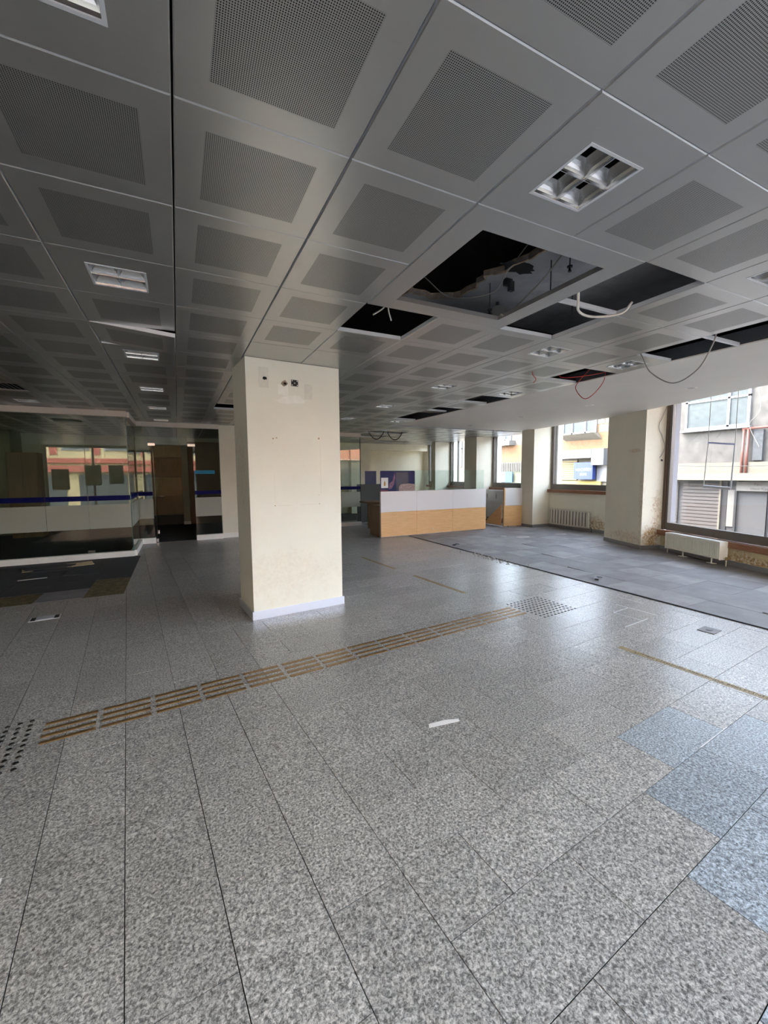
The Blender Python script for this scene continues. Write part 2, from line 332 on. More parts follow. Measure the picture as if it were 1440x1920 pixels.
# ------------------------------------------------------------------ CEILING
ceil = MB().box(-6.4, -1.9, 3.45, 9.9, 15.6, 3.65).build('ceiling', M_conc, label='suspended ceiling of silver metal panels with perforated centres', kind='structure')
LAMPS = [(-1, -1), (2, -1), (5, -1), (-1, 2), (-1, 5), (-1, 8), (-1, 11), (-1, 14), (-4, 11), (5, 2), (5, 5), (5, 8), (5, 11), (7, 2), (7, 5), (7, 11), (8, 14), (12, 14)]
OPEN = {(2, 2), (4, 0), (4, 1), (7, 1), (7, 0), (7, -1), (7, 3), (7, 6), (7, 8), (7, 10), (1, 10), (8, 15), (9, 15), (8, 17), (9, 17), (11, 20), (12, 20), (14, 22)}
BIG = {(2, 0), (3, 0), (2, 1), (3, 1)}
PLAIN = {(1, 4), (2, 4)}
GRILLE = {(-4, 9)}
HATCH = {(7, 9)}
def panel_mb(kind, h=0.034, s=TP):
    mb = MB(); e = s / 2 - 0.0010; c = 0.0035; gx_ = 0.0026
    vs, fs, mi = [], [], []
    def ring(r, z): 
        b = len(vs); q = r - (gx_ if r > .29 else 0); vs.extend([(-q, -r, z), (q, -r, z), (q, r, z), (-q, r, z)]); return b
    def strip(a, b, m):
        for i in range(4): fs.append((a + i, b + i, b + (i + 1) % 4, a + (i + 1) % 4)); mi.append(m)
    r0 = ring(e, h); r1 = ring(e, c); r2 = ring(e - c, 0.0)
    strip(r0, r1, 2); strip(r1, r2, 0)
    inner = {'perf': 0.2, 'plain': 0.2, 'lamp': 0.15, 'big': 0.45}[kind]
    r3 = ring(inner, 0.0); strip(r2, r3, 0)
    if kind in ('perf', 'plain'): fs.append((r3, r3 + 3, r3 + 2, r3 + 1)); mi.append(1 if kind == 'perf' else 0)
    else:
        r4 = ring(inner, 0.03); strip(r3, r4, 0)
    for f, m in zip(fs, mi): mb.f.append(f); mb.m.append(m)
    mb.v = vs
    return mb
PM = {k: panel_mb(k).mesh('ceiling_panel', [M_panel, M_perf, M_flange]) for k in ('perf', 'plain', 'lamp')}
PM['big'] = panel_mb('big', s=2 * TP).mesh('ceiling_panel', [M_panel, M_perf, M_flange])
cells = []
for i in range(-11, 16):
    for j in range(-5, 23):
        if i >= 8 and j < 13: continue
        cells.append((i, j))
def cc(i, j): return (GX + TP * (i + .5), GY + TP * (j + .5), CZ)
cells.sort(key=lambda c: (not in_view(cc(*c)), Vector(cc(*c)).length))
farc = MB(); nparts = 0
for (i, j) in cells:
    if (i, j) in OPEN or (i, j) in GRILLE or ((i, j) in BIG and (i, j) != (2, 0)): continue
    kind = 'lamp' if (i, j) in LAMPS else 'plain' if (i, j) in PLAIN else 'big' if (i, j) in BIG else 'perf'
    c = Vector(cc(i, j))
    if kind == 'big': c += Vector((TP / 2, TP / 2, 0))
    if nparts < 299:
        o = place('ceiling_panel', PM[kind], ceil); o.matrix_parent_inverse = Matrix.Identity(4); o.location = c
        o.rotation_euler = (random.uniform(-.0016, .0016), random.uniform(-.0016, .0016), 0)
        if (i, j) == (-1, 4): o.rotation_euler = (0.03, 0.075, 0); o.location.z -= 0.018
        if (i, j) in HATCH: o.rotation_euler = (0.10, 0.02, 0); o.location.z += 0.06
        nparts += 1
    else:
        me = panel_mb(kind); M = Matrix.Translation(c); b = len(farc.v)
        farc.v += [tuple(M @ Vector(v)) for v in me.v]; farc.f += [tuple(k + b for k in f) for f in me.f]; farc.m += me.m
farc.build('ceiling_panels_far', [M_panel, M_perf, M_flange], ceil, kind='stuff')
# carrier rails across open bays (they show where a panel is missing)
def rail(x0, y, x1, z=CZ + 0.012):
    MB().box(x0, y - 0.012, z, x1, y + 0.012, z + 0.03).build('carrier_rail', M_flange, ceil)
for (i, j) in ((4, 1), (7, 1), (7, 0)): rail(GX + TP * i + .004, GY + TP * j, GX + TP * (i + 1) - .004, CZ + 0.002)
# air grille in a left panel
gx, gy, _ = cc(-4, 9)
g_ = empty('air_grille', (gx, gy, CZ), 'dark slotted air grille in the ceiling above the left glass partition', 'grille')
MB().box(-.297, -.297, 0.02, .297, .297, .034).build('backing', M_dark, g_).matrix_parent_inverse = Matrix.Identity(4)
fb = MB()
for a in (-1, 1): fb.box(a * .297 - (.03 if a > 0 else 0), -.297, 0, a * .297 + (0 if a > 0 else .03), .297, .02).box(-.267, a * .297 - (.03 if a > 0 else 0), 0, .267, a * .297 + (0 if a > 0 else .03), .02)
fb.build('frame', M_panel, g_).matrix_parent_inverse = Matrix.Identity(4)
for k in range(10):
    x = -.24 + k * .0533
    s_ = MB().mat_box(Matrix.Translation((x, 0, .011)) @ Matrix.Rotation(.7, 4, 'Y'), .026, .53, .002).build('slat', M_panel, g_); s_.matrix_parent_inverse = Matrix.Identity(4)

# recessed louvre lights (unlit)
LBL = {(-1, -1): 'unlit recessed louvre light cut off by the top left corner of the picture', (2, -1): 'large unlit square louvre light in the ceiling panel before the big square opening',
       (5, -1): 'recessed louvre light cut off by the right picture edge', (-1, 2): 'recessed louvre light nearest in the row left of the column', (-1, 5): 'second recessed louvre light in the row left of the column',
       (-1, 8): 'third recessed louvre light in the row left of the column', (-1, 11): 'fourth recessed louvre light in the row left of the column', (-1, 14): 'small last recessed louvre light before the glass door transom',
       (-4, 11): 'recessed louvre light over the left glass partition beside the air grille', (5, 2): 'recessed louvre light just past the long open ceiling bay', (5, 5): 'second recessed louvre light in the row right of the column',
       (5, 8): 'third recessed louvre light in the row right of the column', (5, 11): 'far recessed louvre light beside the column top right edge', (7, 2): 'recessed louvre light at the plaster soffit edge before the red cable',
       (7, 5): 'second recessed louvre light along the plaster soffit edge', (7, 11): 'far recessed louvre light at the soffit edge past the open bays', (8, 14): 'tiny recessed louvre light beside the far dark ceiling openings', (12, 14): 'far recessed louvre light in the shiny ceiling before the windows'}
def lamp_parts():
    out = []
    fr = MB()
    for a in (-1, 1):
        fr.box(min(a * .15, a * .138), -.15, -.002, max(a * .15, a * .138), .15, .004).box(-.138, min(a * .15, a * .138), -.002, .138, max(a * .15, a * .138), .004)
    out.append(('frame', fr.mesh('frame', M_flange)))
    hs = MB().box(-.148, -.148, .085, .148, .148, .09)
    for a in (-1, 1):
        hs.box(min(a * .148, a * .144), -.148, .004, max(a * .148, a * .144), .148, .09).box(-.144, min(a * .148, a * .144), .004, .144, max(a * .148, a * .144), .09)
    out.append(('housing', hs.mesh('housing', M_dark)))
    rf = MB()                                             # four sloped reflector cells, each open at the top
    n = 5
    for cx in (-1, 1):
        for cy in (-1, 1):
            x0, y0 = cx * .069, cy * .069
            prof = [(.068 * (1 - (k / n) ** 1.7 * .52), .002 + .052 * k / n) for k in range(n + 1)]
            vs = [];
            for r, z in prof:
                vs += [(x0 - r, y0 - r, z), (x0 + r, y0 - r, z), (x0 + r, y0 + r, z), (x0 - r, y0 + r, z)]
            rf.add(vs, [(k * 4 + q, (k + 1) * 4 + q, (k + 1) * 4 + (q + 1) % 4, k * 4 + (q + 1) % 4) for k in range(n) for q in range(4)])
    out.append(('reflector', rf.mesh('reflector', M_refl)))
    lv = MB().box(-.138, -.0015, 0, .138, .0015, .03).box(-.0015, -.138, 0, .0015, .138, .03)
    out.append(('louvre', lv.mesh('louvre', M_chrome)))
    tb = MB()
    for a in (-1, 1): tb.tube([(a * .069, -.13, .066), (a * .069, .13, .066)], .008, 8)
    out.append(('tube', tb.mesh('tube', pmat('lamp_tube', (0.75, 0.8, 0.9), .3))))
    return out
LP = lamp_parts()
for (i, j) in LAMPS:
    e = empty('recessed_light', cc(i, j), LBL[(i, j)], 'ceiling light', 'recessed louvre lights in the metal ceiling')
    for nme, me in LP:
        o = bpy.data.objects.new(nme, me); COL.objects.link(o); o.parent = e
        if nme in ('reflector', 'tube') : pass

# plaster soffit and its edges
P1 = Vector((8.12, 5.02)); UA = Vector((0.342, 0.94)); NA = Vector((0.94, -0.342)); P2 = P1 + UA * 1.13; Q1 = P1 + NA * 0.42
def onA(t, off=0): q = Q1 - UA * t + NA * off; return (q.x, q.y)           # along window wall A, t metres towards the viewer
tS = (P1.y + 1.5) / UA.y; S0 = P1 - UA * tS
SX = GX + TP * 8
sof = MB().prism([(SX, -1.5), (SX, GY + TP * 12.6), (8.85, GY + TP * 12.6), (8.82, 8.5), (P2.x, P2.y), (P1.x, P1.y), (S0.x, S0.y)], CZ, CZ + 0.012)
def wallseg(mb, a, b, z0, z1, th=0.02, mi=0):
    a = Vector(a[:2]); b = Vector(b[:2]); d = (b - a); L = d.length; d.normalize(); n = Vector((-d.y, d.x)); return mb.obox(a, d, n, L, th, z0, z1, mi)
for a, b in (((8.82, 8.5), P2), (P1, S0), ((8.85, 9.1), (8.82, 8.5))): wallseg(sof, a, b, CZ, 3.45)
sof_o = sof.build('ceiling_soffit', M_soffit, label='plain plaster soffit along the windows with round downlights', kind='structure')
up = MB().box(SX + .004, -1.5, CZ + .012, SX + .016, GY + TP * 12.6, CZ + .14); up.build('upstand', pmat('soffit_framing', (.06, .065, .075), .6), sof_o)
DL = ['round downlight in the soffit nearest the big right window', 'second round downlight in the soffit below the red cable', 'third round downlight in the soffit', 'farthest round downlight in the soffit near its end']
for k, y in enumerate((3.479, 5.104, 6.755, 8.468)):
    e = empty('downlight', (6.61, y, CZ), DL[k], 'ceiling light', 'round downlights in the plaster soffit')
    n = 20; rg = MB(); vs = []
    for r, z in ((.075, 0), (.07, -.006), (.055, -.004), (.05, .0)): vs += [(r * math.cos(2 * math.pi * q / n), r * math.sin(2 * math.pi * q / n), z) for q in range(n)]
    rg.add(vs, [(a * n + q, a * n + (q + 1) % n, (a + 1) * n + (q + 1) % n, (a + 1) * n + q) for a in range(3) for q in range(n)])
    for nme, me in (('trim_ring', rg.mesh('trim_ring', M_white)), ('lens', MB().cyl((0, 0), .05, -.003, -.001, n).mesh('lens', pmat('downlight_lens', (.25, .24, .23), .3)))):
        o = bpy.data.objects.new(nme, me); COL.objects.link(o); o.parent = e

# ------------------------------------------------------------------ WALLS
def wall(name, poly, z0, z1, mat=None, label=None): return MB().prism(poly, z0, z1).build(name, mat or M_wall, kind='structure', label=label)
def rect(x0, y0, x1, y1): return [(x0, y0), (x1, y0), (x1, y1), (x0, y1)]
wall('wall_left', rect(-6.3, -1.7, -6.0, 15.4), -.3, 3.45)
# back wall with a shallow recess
wb = MB().box(-6.0, 15.25, -.3, 9.8, 15.5, 3.45); wb.box(4.3, 14.95, 2.45, 9.45, 15.25, 3.45); wb.box(6.0, 14.95, 0, 6.82, 15.25, 2.45)
wb.build('wall_back', pmat('back_wall_paint', (.88, .82, .64), .75, var=.06, scale=2), kind='structure', label='cream back wall with a shallow recessed panel')
wc = MB().box(0.93, 10.74, -.006, 3.30, 10.90, CZ); wc.box(3.20, 10.90, -.006, 3.30, 11.42, CZ)
wc.build('wall_center', M_wall, kind='structure', label='cream wall between the glass door and the column')
wall('wall_room', rect(-6.0, 14.7, 3.2, 14.8), -.3, 3.0, M_wall, 'cream wall at the back of the dim glazed room')
wall('wall_divider', rect(3.2, 11.42, 3.3, 14.8), -.3, 3.0)
# right window wall (plane x = 9.45)
XW = 9.45
wr = MB().box(XW, 5.55, -.3, XW + .3, 15.4, 0.97); wr.box(XW, 5.55, 3.02, XW + .3, 15.4, 3.45)
for y0, y1 in ((5.55, 5.9), (8.50, 9.15), (10.96, 11.6), (13.4, 13.68), (14.92, 15.4)): wr.box(XW, y0, .97, XW + .3, y1, 3.02)
wr.build('wall_right', M_wallB, kind='structure', label='cream wall under the far right windows')
pier = lambda nm, poly, m, lab: MB().prism(poly, -.006, 3.45).build(nm, m, kind='structure', label=lab)
PA = pier('wall_pier', [tuple(P1), tuple(P2), (9.45, 5.72), (9.45, 5.3), tuple(Q1 + UA * .2 + NA * .0), tuple(Q1)], M_pierA, 'damp stained cream pier beside the big right window')
pier('wall_pier', rect(8.82, 8.50, XW, 8.96), M_wall, 'cream pier between the second and third window')
pier('wall_pier', rect(8.82, 10.96, XW, 11.60), M_wall, 'far cream pier seen behind the counter glass')
pier('wall_pier', rect(8.82, 13.40, XW, 13.66), M_wall, 'last narrow cream pier by the back wall')
# wall under and over window A, turning to the shop front
LA = (Q1.y + 1.5) / UA.y
wa = MB(); wallseg(wa, onA(LA), onA(0), -.006, .30, -.28); wallseg(wa, onA(LA), onA(0), 3.05, 3.45, -.28)
wa.build('wall_front_right', M_wallA, kind='structure', label='flaking yellowed wall strip under the big right window')
# shop front behind the viewer
XF0, XF1 = -4.5, onA(LA)[0]
wf = MB().box(-6.3, -1.75, -.3, XF0, -1.5, 3.45).box(XF0, -1.75, 2.72, XF1 + .3, -1.5, 3.45).box(XF0, -1.75, -.3, XF1 + .3, -1.5, .02)
wf.build('wall_front', M_wall, kind='structure', label='wall around the glazed shop front')

# baseboards
bb = MB(); 
wallseg(bb, P1 - UA * .0, P2, 0, .085, .012); wallseg(bb, Q1, P1, 0, .085, .012)
bb.build('baseboard_pier', M_skirt, kind='structure')
bb = MB(); wallseg(bb, (8.82, 8.96), (8.82, 8.50), 0, .08, -.012); wallseg(bb, (8.82, 8.50), (XW, 8.50), 0, .08, -.012); wallseg(bb, (XW, 8.50), (XW, 5.8), 0, .08, -.012)
bb.build('baseboard_right', M_skirt, kind='structure')
bb = MB(); wallseg(bb, onA(LA), onA(0), 0, .085, .012); bb.build('baseboard_window', M_skirt, kind='structure')
bb = MB().box(0.93, 10.725, 0, 3.3, 10.74, .12); bb.build('baseboard_center', M_white, kind='structure')

# ------------------------------------------------------------------ COLUMN
c0 = Vector((0.655, 4.435, 0)); CW, CD = 1.035, 0.58
col = MB().obox(c0, E1, E2, CW, CD, -.006, CZ - .002).build('column', M_column, kind='structure', bevel=.004, label='square cream column in the middle of the hall')
cb_ = MB(); o_ = c0 - E1 * .016 - E2 * .016
cb_.obox(o_, E1, E2, CW + .032, .015, 0, .092); cb_.obox(o_ + E2 * .015, E1, E2, .015, CD, 0, .092); cb_.obox(o_ + E1 * (CW + .017) + E2 * .015, E1, E2, .015, CD, 0, .092); cb_.obox(o_ + E2 * (CD + .017), E1, E2, CW + .032, .015, 0, .092)
cb_.build('baseboard', M_alu, col, bevel=.002)
def on_col(u, z, d=0.0): return c0 + E1 * u - E2 * d + Vector((0, 0, z))
def plate(nm, u0, z0, u1, z1, d, m, sh=None):
    vs = []; poly = sh or [(u0, z0), (u1, z0), (u1, z1), (u0, z1)]
    n = len(poly); vs = [on_col(u, z, 0.0) for u, z in poly] + [on_col(u, z, d) for u, z in poly]
    fs = [tuple(range(n, 2 * n))] + [(i, (i + 1) % n, n + (i + 1) % n, n + i) for i in range(n)]
    return MB().add(vs, fs).build(nm, m, col)
M_patch = pmat('paint_patch', (.73, .72, .62), .7, var=.06, scale=20); M_patch2 = pmat('bare_patch', (.87, .865, .78), .7, var=.05, scale=20)
plate('paint_patch', .135, 2.42, .235, 2.625, .0012, M_patch)
def blob(u, z, r, n=11, ax=1.0): return [(u + r * ax * random.uniform(.65, 1.1) * math.cos(2 * math.pi * k / n), z + r * random.uniform(.65, 1.1) * math.sin(2 * math.pi * k / n)) for k in range(n)]
plate('cable_hole', 0, 0, 0, 0, .0022, M_dark, blob(.195, 2.515, .020, ax=1.3))
plate('paint_patch', .33, 2.36, .44, 2.47, .0012, M_patch2)
plate('paint_patch', .30, 2.29, .72, 2.36, .0010, M_patch2, blob(.47, 2.32, .05, 14, 3.6))
plate('conduit_hole', 0, 0, 0, 0, .0020, M_gyps, blob(.400, 2.485, .036))
plate('cable_hole', 0, 0, 0, 0, .0030, M_dark, blob(.405, 2.483, .018))
sb = plate('socket_box', .475, 2.465, .55, 2.53, .006, M_black)
for u, z in ((.485, 2.52), (.54, 2.52), (.485, 2.475), (.54, 2.475), (.512, 2.497)): plate('screw', u - .005, z - .005, u + .005, z + .005, .0075, M_white)
plate('paint_patch', .62, 2.34, .71, 2.50, .0008, M_patch)
for u, z, r in ((.262, 1.905, .014), (.30, 1.915, .012), (.775, 1.925, .018), (.263, 1.20, .010), (.768, 1.20, .010), (.765, 1.30, .006), (.255, 1.86, .006)): plate('nail_hole', 0, 0, 0, 0, .001, M_tan2, blob(u, z, r * .7))
for (u0, z0, u1, z1) in ((.30, 1.195, .46, 1.200), (.54, 1.196, .74, 1.201), (.262, 1.25, .265, 1.55), (.79, 1.30, .793, 1.85)): plate('poster_mark', u0, z0, u1, z1, .0008, M_patch)

# ------------------------------------------------------------------ WINDOWS
def ring_frame(mb, P, X, L, z0, z1, w, d, bottom=None):
    """rectangular frame in the vertical plane through P along X (length L)"""
    n = Vector((-X.y, X.x)); P = Vector(P[:2]) - n * d / 2
    bt = bottom or w
    mb.obox(P, X, n, w, d, z0, z1); mb.obox(P + X * (L - w), X, n, w, d, z0, z1)
    mb.obox(P + X * w, X, n, L - 2 * w, d, z0, z0 + bt); mb.obox(P + X * w, X, n, L - 2 * w, d, z1 - w, z1)
    return mb
def pane(P, X, u0, u1, z0, z1, th, m, parent, nm='glass_pane'):
    n = Vector((-X.y, X.x)); P = Vector(P[:2]) - n * th / 2 + X * u0
    return MB().obox(P, X, n, u1 - u0, th, z0, z1).build(nm, m, parent)
# window A (big right window)
wA = empty('window_1', (*onA(3), 0), 'tall shop window with wood sill and a radiator in front', kind='structure')
fA = MB(); PAo = Vector(onA(LA - .02, .06)); ring_frame(fA, PAo, UA, LA - .06, .40, 3.05, .075, .07, bottom=.145)
fA.build('window_frame', M_frame, wA)
us = [.075, LA - 5.10, LA - 3.15 + .02 , LA - 1.95 - .02, LA - .06 - .075]
us = [.075, LA - 5.3, LA - 3.62, LA - 1.98, LA - .135]
for k in range(4):
    pane(PAo, UA, us[k], us[k + 1] - .012, .545, 2.975, .008, M_glass_d, wA)
    if k: MB().obox(PAo + UA * (us[k] - .016) - Vector((-UA.y, UA.x)) * .02, UA, Vector((-UA.y, UA.x)), .012, .04, .545, 2.975).build('mullion', pmat('dark_mullion', (.03, .028, .035), .5) if k == 1 else bpy.data.materials['dark_mullion'], wA)
sA = MB(); n_ = Vector((-UA.y, UA.x)); sA.obox(Vector(onA(LA)) , UA, n_, LA - .02, .10, .30, .335); sA.obox(Vector(onA(LA)), UA, n_, LA - .02, .085, .335, .395)
MB().obox(Vector(onA(LA)), UA, n_, LA - .02, .11, .30, .40).build('sill', M_sill, wA, bevel=.006)
ja = MB().obox(Vector(onA(.06, .0)), UA, NA, .06, .16, .40, 3.05).build('jamb', pmat('brown_jamb', (.13, .095, .07), .6), wA)
MB().obox(Vector(onA(.105, .10)), UA, NA, .03, .10, .545, 2.97).build('outer_jamb', pmat('pale_stone', (.30, .30, .34), .6), wA)
# windows B, C, D
YX = Vector((0, 1))
def side_window(nm, y0, y1, lab, mull=()):
    w = empty(nm, (XW, (y0 + y1) / 2, 0), lab, kind='structure')
    ring_frame(MB(), (XW + .07, y0), YX, y1 - y0, 1.06, 3.02, .07, .07, bottom=.15).build('window_frame', M_frame, w)
    ys = [y0 + .07] + list(mull) + [y1 - .07]
    for k in range(len(ys) - 1):
        pane((XW + .07, 0), YX, ys[k] + (.02 if k else 0), ys[k + 1] - (.02 if k < len(ys) - 2 else 0), 1.21, 2.95, .008, M_glass, w)
        if k: MB().box(XW + .04, ys[k] - .02, 1.21, XW + .10, ys[k] + .02, 2.95).build('mullion', M_frame, w)
    MB().box(XW - .09, y0 - .02, .975, XW + .04, y1 + .02, 1.06).build('sill', M_sill, w, bevel=.005)
    MB().box(XW + .12, y1 - .13, 1.1, XW + .3, y1 - .001, 3.02).build('outer_jamb', M_white, w)
    return w
side_window('window_2', 5.92, 8.48, 'window over the ribbed radiator between two piers')
side_window('window_3', 9.17, 10.94, 'window above the white low cabinets')
side_window('window_4', 11.62, 13.38, 'far window seen through the counter glass', (12.9,))
side_window('window_added', 13.70, 14.90, 'added unseen window behind the narrow end pier, brightening the back wall')  # extra opening, added out of sight to bring light to the back wall
# shop front glazing
w5 = empty('window_5', (0, -1.5, 0), 'glazed shop front behind the viewer', kind='structure')
Xx = Vector((1, 0)); ring_frame(MB(), (XF0, -1.6), Xx, XF1 - XF0 + .1, .02, 2.72, .09, .09).build('window_frame', M_frame, w5)
xs = [XF0 + .09] + [XF0 + 1.55 * k for k in range(1, 7)] + [XF1 + .01]
for k in range(len(xs) - 1):
    pane((0, -1.6), Xx, xs[k] + .03, xs[k + 1] - .03, .11, 2.63, .01, M_glass, w5)
    if k: MB().box(xs[k] - .035, -1.64, .11, xs[k] + .035, -1.56, 2.63).build('mullion', M_frame, w5)
# posters taped inside the shop front (seen in the partition's reflections)
for k, (x0, x1, z0, z1) in enumerate(((-3.25, -2.7, 1.15, 1.95), (-2.45, -1.95, 1.2, 1.95), (-4.3, -3.75, 1.0, 1.8))):
    MB().box(x0, -1.585, z0, x1, -1.58, z1).build('window_poster', pmat('poster_back', (.22, .22, .19), .8) if k == 0 else bpy.data.materials['poster_back'], label=['grey poster back taped to the shop front, middle', 'grey poster back taped to the shop front, nearest the door', 'grey poster back taped to the shop front, outermost'][k], cat='poster', group='posters on the shop front')

# ------------------------------------------------------------------ GLASS PARTITIONS
def partition_base(p, x0, x1, y, hdr=True):
    MB().box(x0, y - .05, 0, x1, y + .05, .11).build('base_rail', M_white, p, bevel=.003)
    if hdr: MB().box(x0, y - .05, 2.61, x1, y + .05, CZ).build('header_rail', M_header, p)
def gpane(p, x0, x1, y, z0=.11, z1=2.61, bands=True):
    g = MB().box(x0 + .003, y - .005, z0, x1 - .003, y + .005, z1).build('glass_pane', M_pglass, p)
    if bands:
        MB().box(x0 + .003, y - .0065, .56, x1 - .003, y - .0055, 1.005).build('frosted_band', M_frost, g)
        MB().box(x0 + .003, y - .0065, 1.075, x1 - .003, y - .0055, 1.165).build('blue_stripe', M_blue, g)
    return g
YP = 9.15
p1 = empty('glass_partition', (-3, YP, 0), 'large glass partition with a dark blue stripe on the left, over dark carpet', 'partition')
partition_base(p1, -6.0, -.80, YP)
xp = [-6.0, -4.6, -3.3, -2.10, -1.475, -.815]
for k in range(5): gpane(p1, xp[k], xp[k + 1], YP)
MB().box(-1.53, YP - .02, .12, -1.42, YP + .02, .16).build('patch_fitting', M_chrome, p1, bevel=.003)
rp = MB().box(-.86, YP + .05, 0, -.76, 10.65, .11); rp.build('base_rail', M_white, p1, bevel=.003)
MB().box(-.86, YP + .05, 2.61, -.76, 10.65, CZ).build('header_rail', M_header, p1)
for y0, y1 in ((YP + .01, 9.9), (9.905, 10.65)):
    g = MB().box(-.815, y0, .11, -.805, y1, 2.61).build('glass_pane', M_pglass, p1)
    MB().box(-.8045, y0, .56, -.8035, y1, 1.005).build('frosted_band', M_frost, g); MB().box(-.8045, y0, 1.075, -.8035, y1, 1.165).build('blue_stripe', M_blue, g)
MB().box(-.818, YP - .006, .11, -.808, YP + .006, 2.61).build('pane_edge', M_gedge, p1)
YD = 10.70
p2 = empty('glass_partition', (0, YD, 0), 'glazed doorway front with frosted side panels and a white foot rail', 'partition')
MB().box(-.80, YD - .05, 0, -.50, YD + .05, .12).build('base_rail', M_white, p2); MB().box(.345, YD - .05, 0, .93, YD + .05, .12).build('base_rail', M_white, p2)
MB().box(-.80, YD - .05, 2.61, .93, YD + .05, CZ).build('header_rail', M_header, p2)
gpane(p2, -.80, -.51, YD, .12); g = gpane(p2, .345, .93, YD, .12); MB().box(.36, YD - .0075, 1.56, .80, YD - .0068, 1.64).build('sticker', M_sky, g)
gpane(p2, -.51, .345, YD, 2.22, 2.61, False)
MB().box(-.56, YD - .018, 2.19, -.42, YD + .018, 2.25).build('hinge_patch', M_chrome, p2, bevel=.003); MB().box(.24, YD - .018, 2.19, .40, YD + .018, 2.25).build('hinge_patch', M_chrome, p2, bevel=.003)
# open glass door leaf
dr = empty('door_1', (-.47, YD + .03, 0), 'frameless glass door standing open into the dim room', kind='structure')
dl = MB().box(-.475, YD + .06, .01, -.465, YD + .88, 2.19).build('door_leaf', M_pglass, dr)
MB().tube([(-.44, YD + .80, 1.02), (-.44, YD + .70, 1.02), (-.32, YD + .70, 1.02)], .010, 8).build('handle', M_chrome, dr, smooth=True)
for z in (.06,): MB().box(-.49, YD + .06, .01, -.45, YD + .20, .07).build('hinge_patch', M_chrome, dr, bevel=.003); MB().box(-.49, YD + .70, .12, -.45, YD + .78, .20).build('lock', M_chrome, dr, bevel=.003)
# middle glass right of the column
YM = 11.42
p3 = empty('glass_partition', (4.2, YM, 0), 'narrow glass partition with a blue stripe right behind the column', 'partition')
partition_base(p3, 3.30, 4.88, YM)
gpane(p3, 3.30, 4.10, YM); gpane(p3, 4.10, 4.87, YM); MB().box(4.868, YM - .012, .11, 4.88, YM + .012, 2.61).build('pane_edge', M_dark, p3)
# dim room behind the glass door
MB().box(-6.0, YP + .06, -.006, -.87, 14.69, .004).box(-.87, YD + .06, -.006, .92, 14.69, .004).build('room_carpet', M_carpb, label='blue black carpet in the dim room behind the glass door', cat='carpet')
pb = empty('panel_screen', (-.3, 14.5, 0), 'tan wood panelled screen on a black base beyond the glass door', 'screen')
zz = [.31, .904, 1.465, 2.07, 2.44]
for k in range(4): MB().box(-.72, 14.46, zz[k] + .004, .13, 14.52, zz[k + 1] - .004).build('wood_panel', M_tan if k in (1, 3) else M_tan2, pb, bevel=.003)
MB().box(-.72, 14.47, .004, .13, 14.52, .306).build('base', M_black, pb)
MB().box(.13, 14.30, -.006, .31, 14.7, CZ - .002).build('wall_post', pmat('post_paint', (.50, .47, .36), .7), kind='structure', label='narrow pale post beside the wood panelled screen')
MB().box(.12, 14.285, .004, .32, 14.30, .10).build('baseboard_post', M_white, kind='structure')
wd_ = empty('wardrobe', (.9, 14.4, 0), 'brown veneered wardrobe behind the frosted side panel', 'wardrobe')
MB().box(.32, 14.36, .004, 2.0, 14.68, 2.56).build('carcass', M_brown, wd_)
for x0, x1 in ((.33, .78), (.785, 1.24), (1.245, 1.98)):
    for z0, z1 in ((.06, 1.46), (1.465, 2.54)): MB().box(x0, 14.335, z0, x1, 14.36, z1).build('door', M_brown, wd_, bevel=.003)
cu = empty('cupboard', (-3.5, 13.2, 0), 'tall dark brown cupboard inside the left glazed room', 'cupboard')
MB().box(-3.72, 13.2, .004, -3.12, 13.7, 2.12).build('carcass', M_brown, cu)
for x0, x1 in ((-3.71, -3.425), (-3.415, -3.13)): MB().box(x0, 13.18, .05, x1, 13.2, 2.1).build('door', M_brown, cu, bevel=.003)
MB().box(-5.0, 13.8, .0045, -3.78, 14.7, CZ - .002).build('wall_inner', pmat('inner_paint', (.30, .30, .18), .8), kind='structure')

# ------------------------------------------------------------------ COUNTER
ct = empty('service_counter', (5.9, 8.9, 0), 'long service counter with white upper and oak lower front', 'counter')
y0_ = 8.85; xs_ = [4.295, 5.29, 6.367, 7.465]
for k in range(3):
    MB().box(xs_[k] + .0015, y0_, .605, xs_[k + 1] - .0015, y0_ + .03, 1.095).build('upper_panel', M_lam, ct, bevel=.002)
    MB().box(xs_[k] + .0015, y0_, .012, xs_[k + 1] - .0015, y0_ + .03, .602).build('lower_panel', M_oak, ct, bevel=.002)
MB().box(4.30, y0_ + .03, .0, 7.46, y0_ + .07, 1.09).build('core', M_lam, ct)
MB().box(4.32, y0_ + .07, .72, 7.44, y0_ + .75, .75).build('worktop', M_brown, ct)
for x in (4.33, 5.85, 7.40): MB().box(x, y0_ + .07, 0, x + .03, y0_ + .7, .72).build('support', M_brown, ct)
MB().box(4.30, y0_ - .002, 1.09, 7.465, y0_ + .072, 1.10).build('cap', M_lam, ct)
MB().cyl((5.75, y0_ - .004), .018, .11, .13, 12).build('knob', M_white, ct)
xg = [4.30, 5.265, 6.365, 7.41]
sc_ = []
for k in range(3):
    MB().box(xg[k] + .003, y0_ + .03, 1.10, xg[k + 1] - .003, y0_ + .04, 1.60).build('glass_screen', M_sglass, ct)
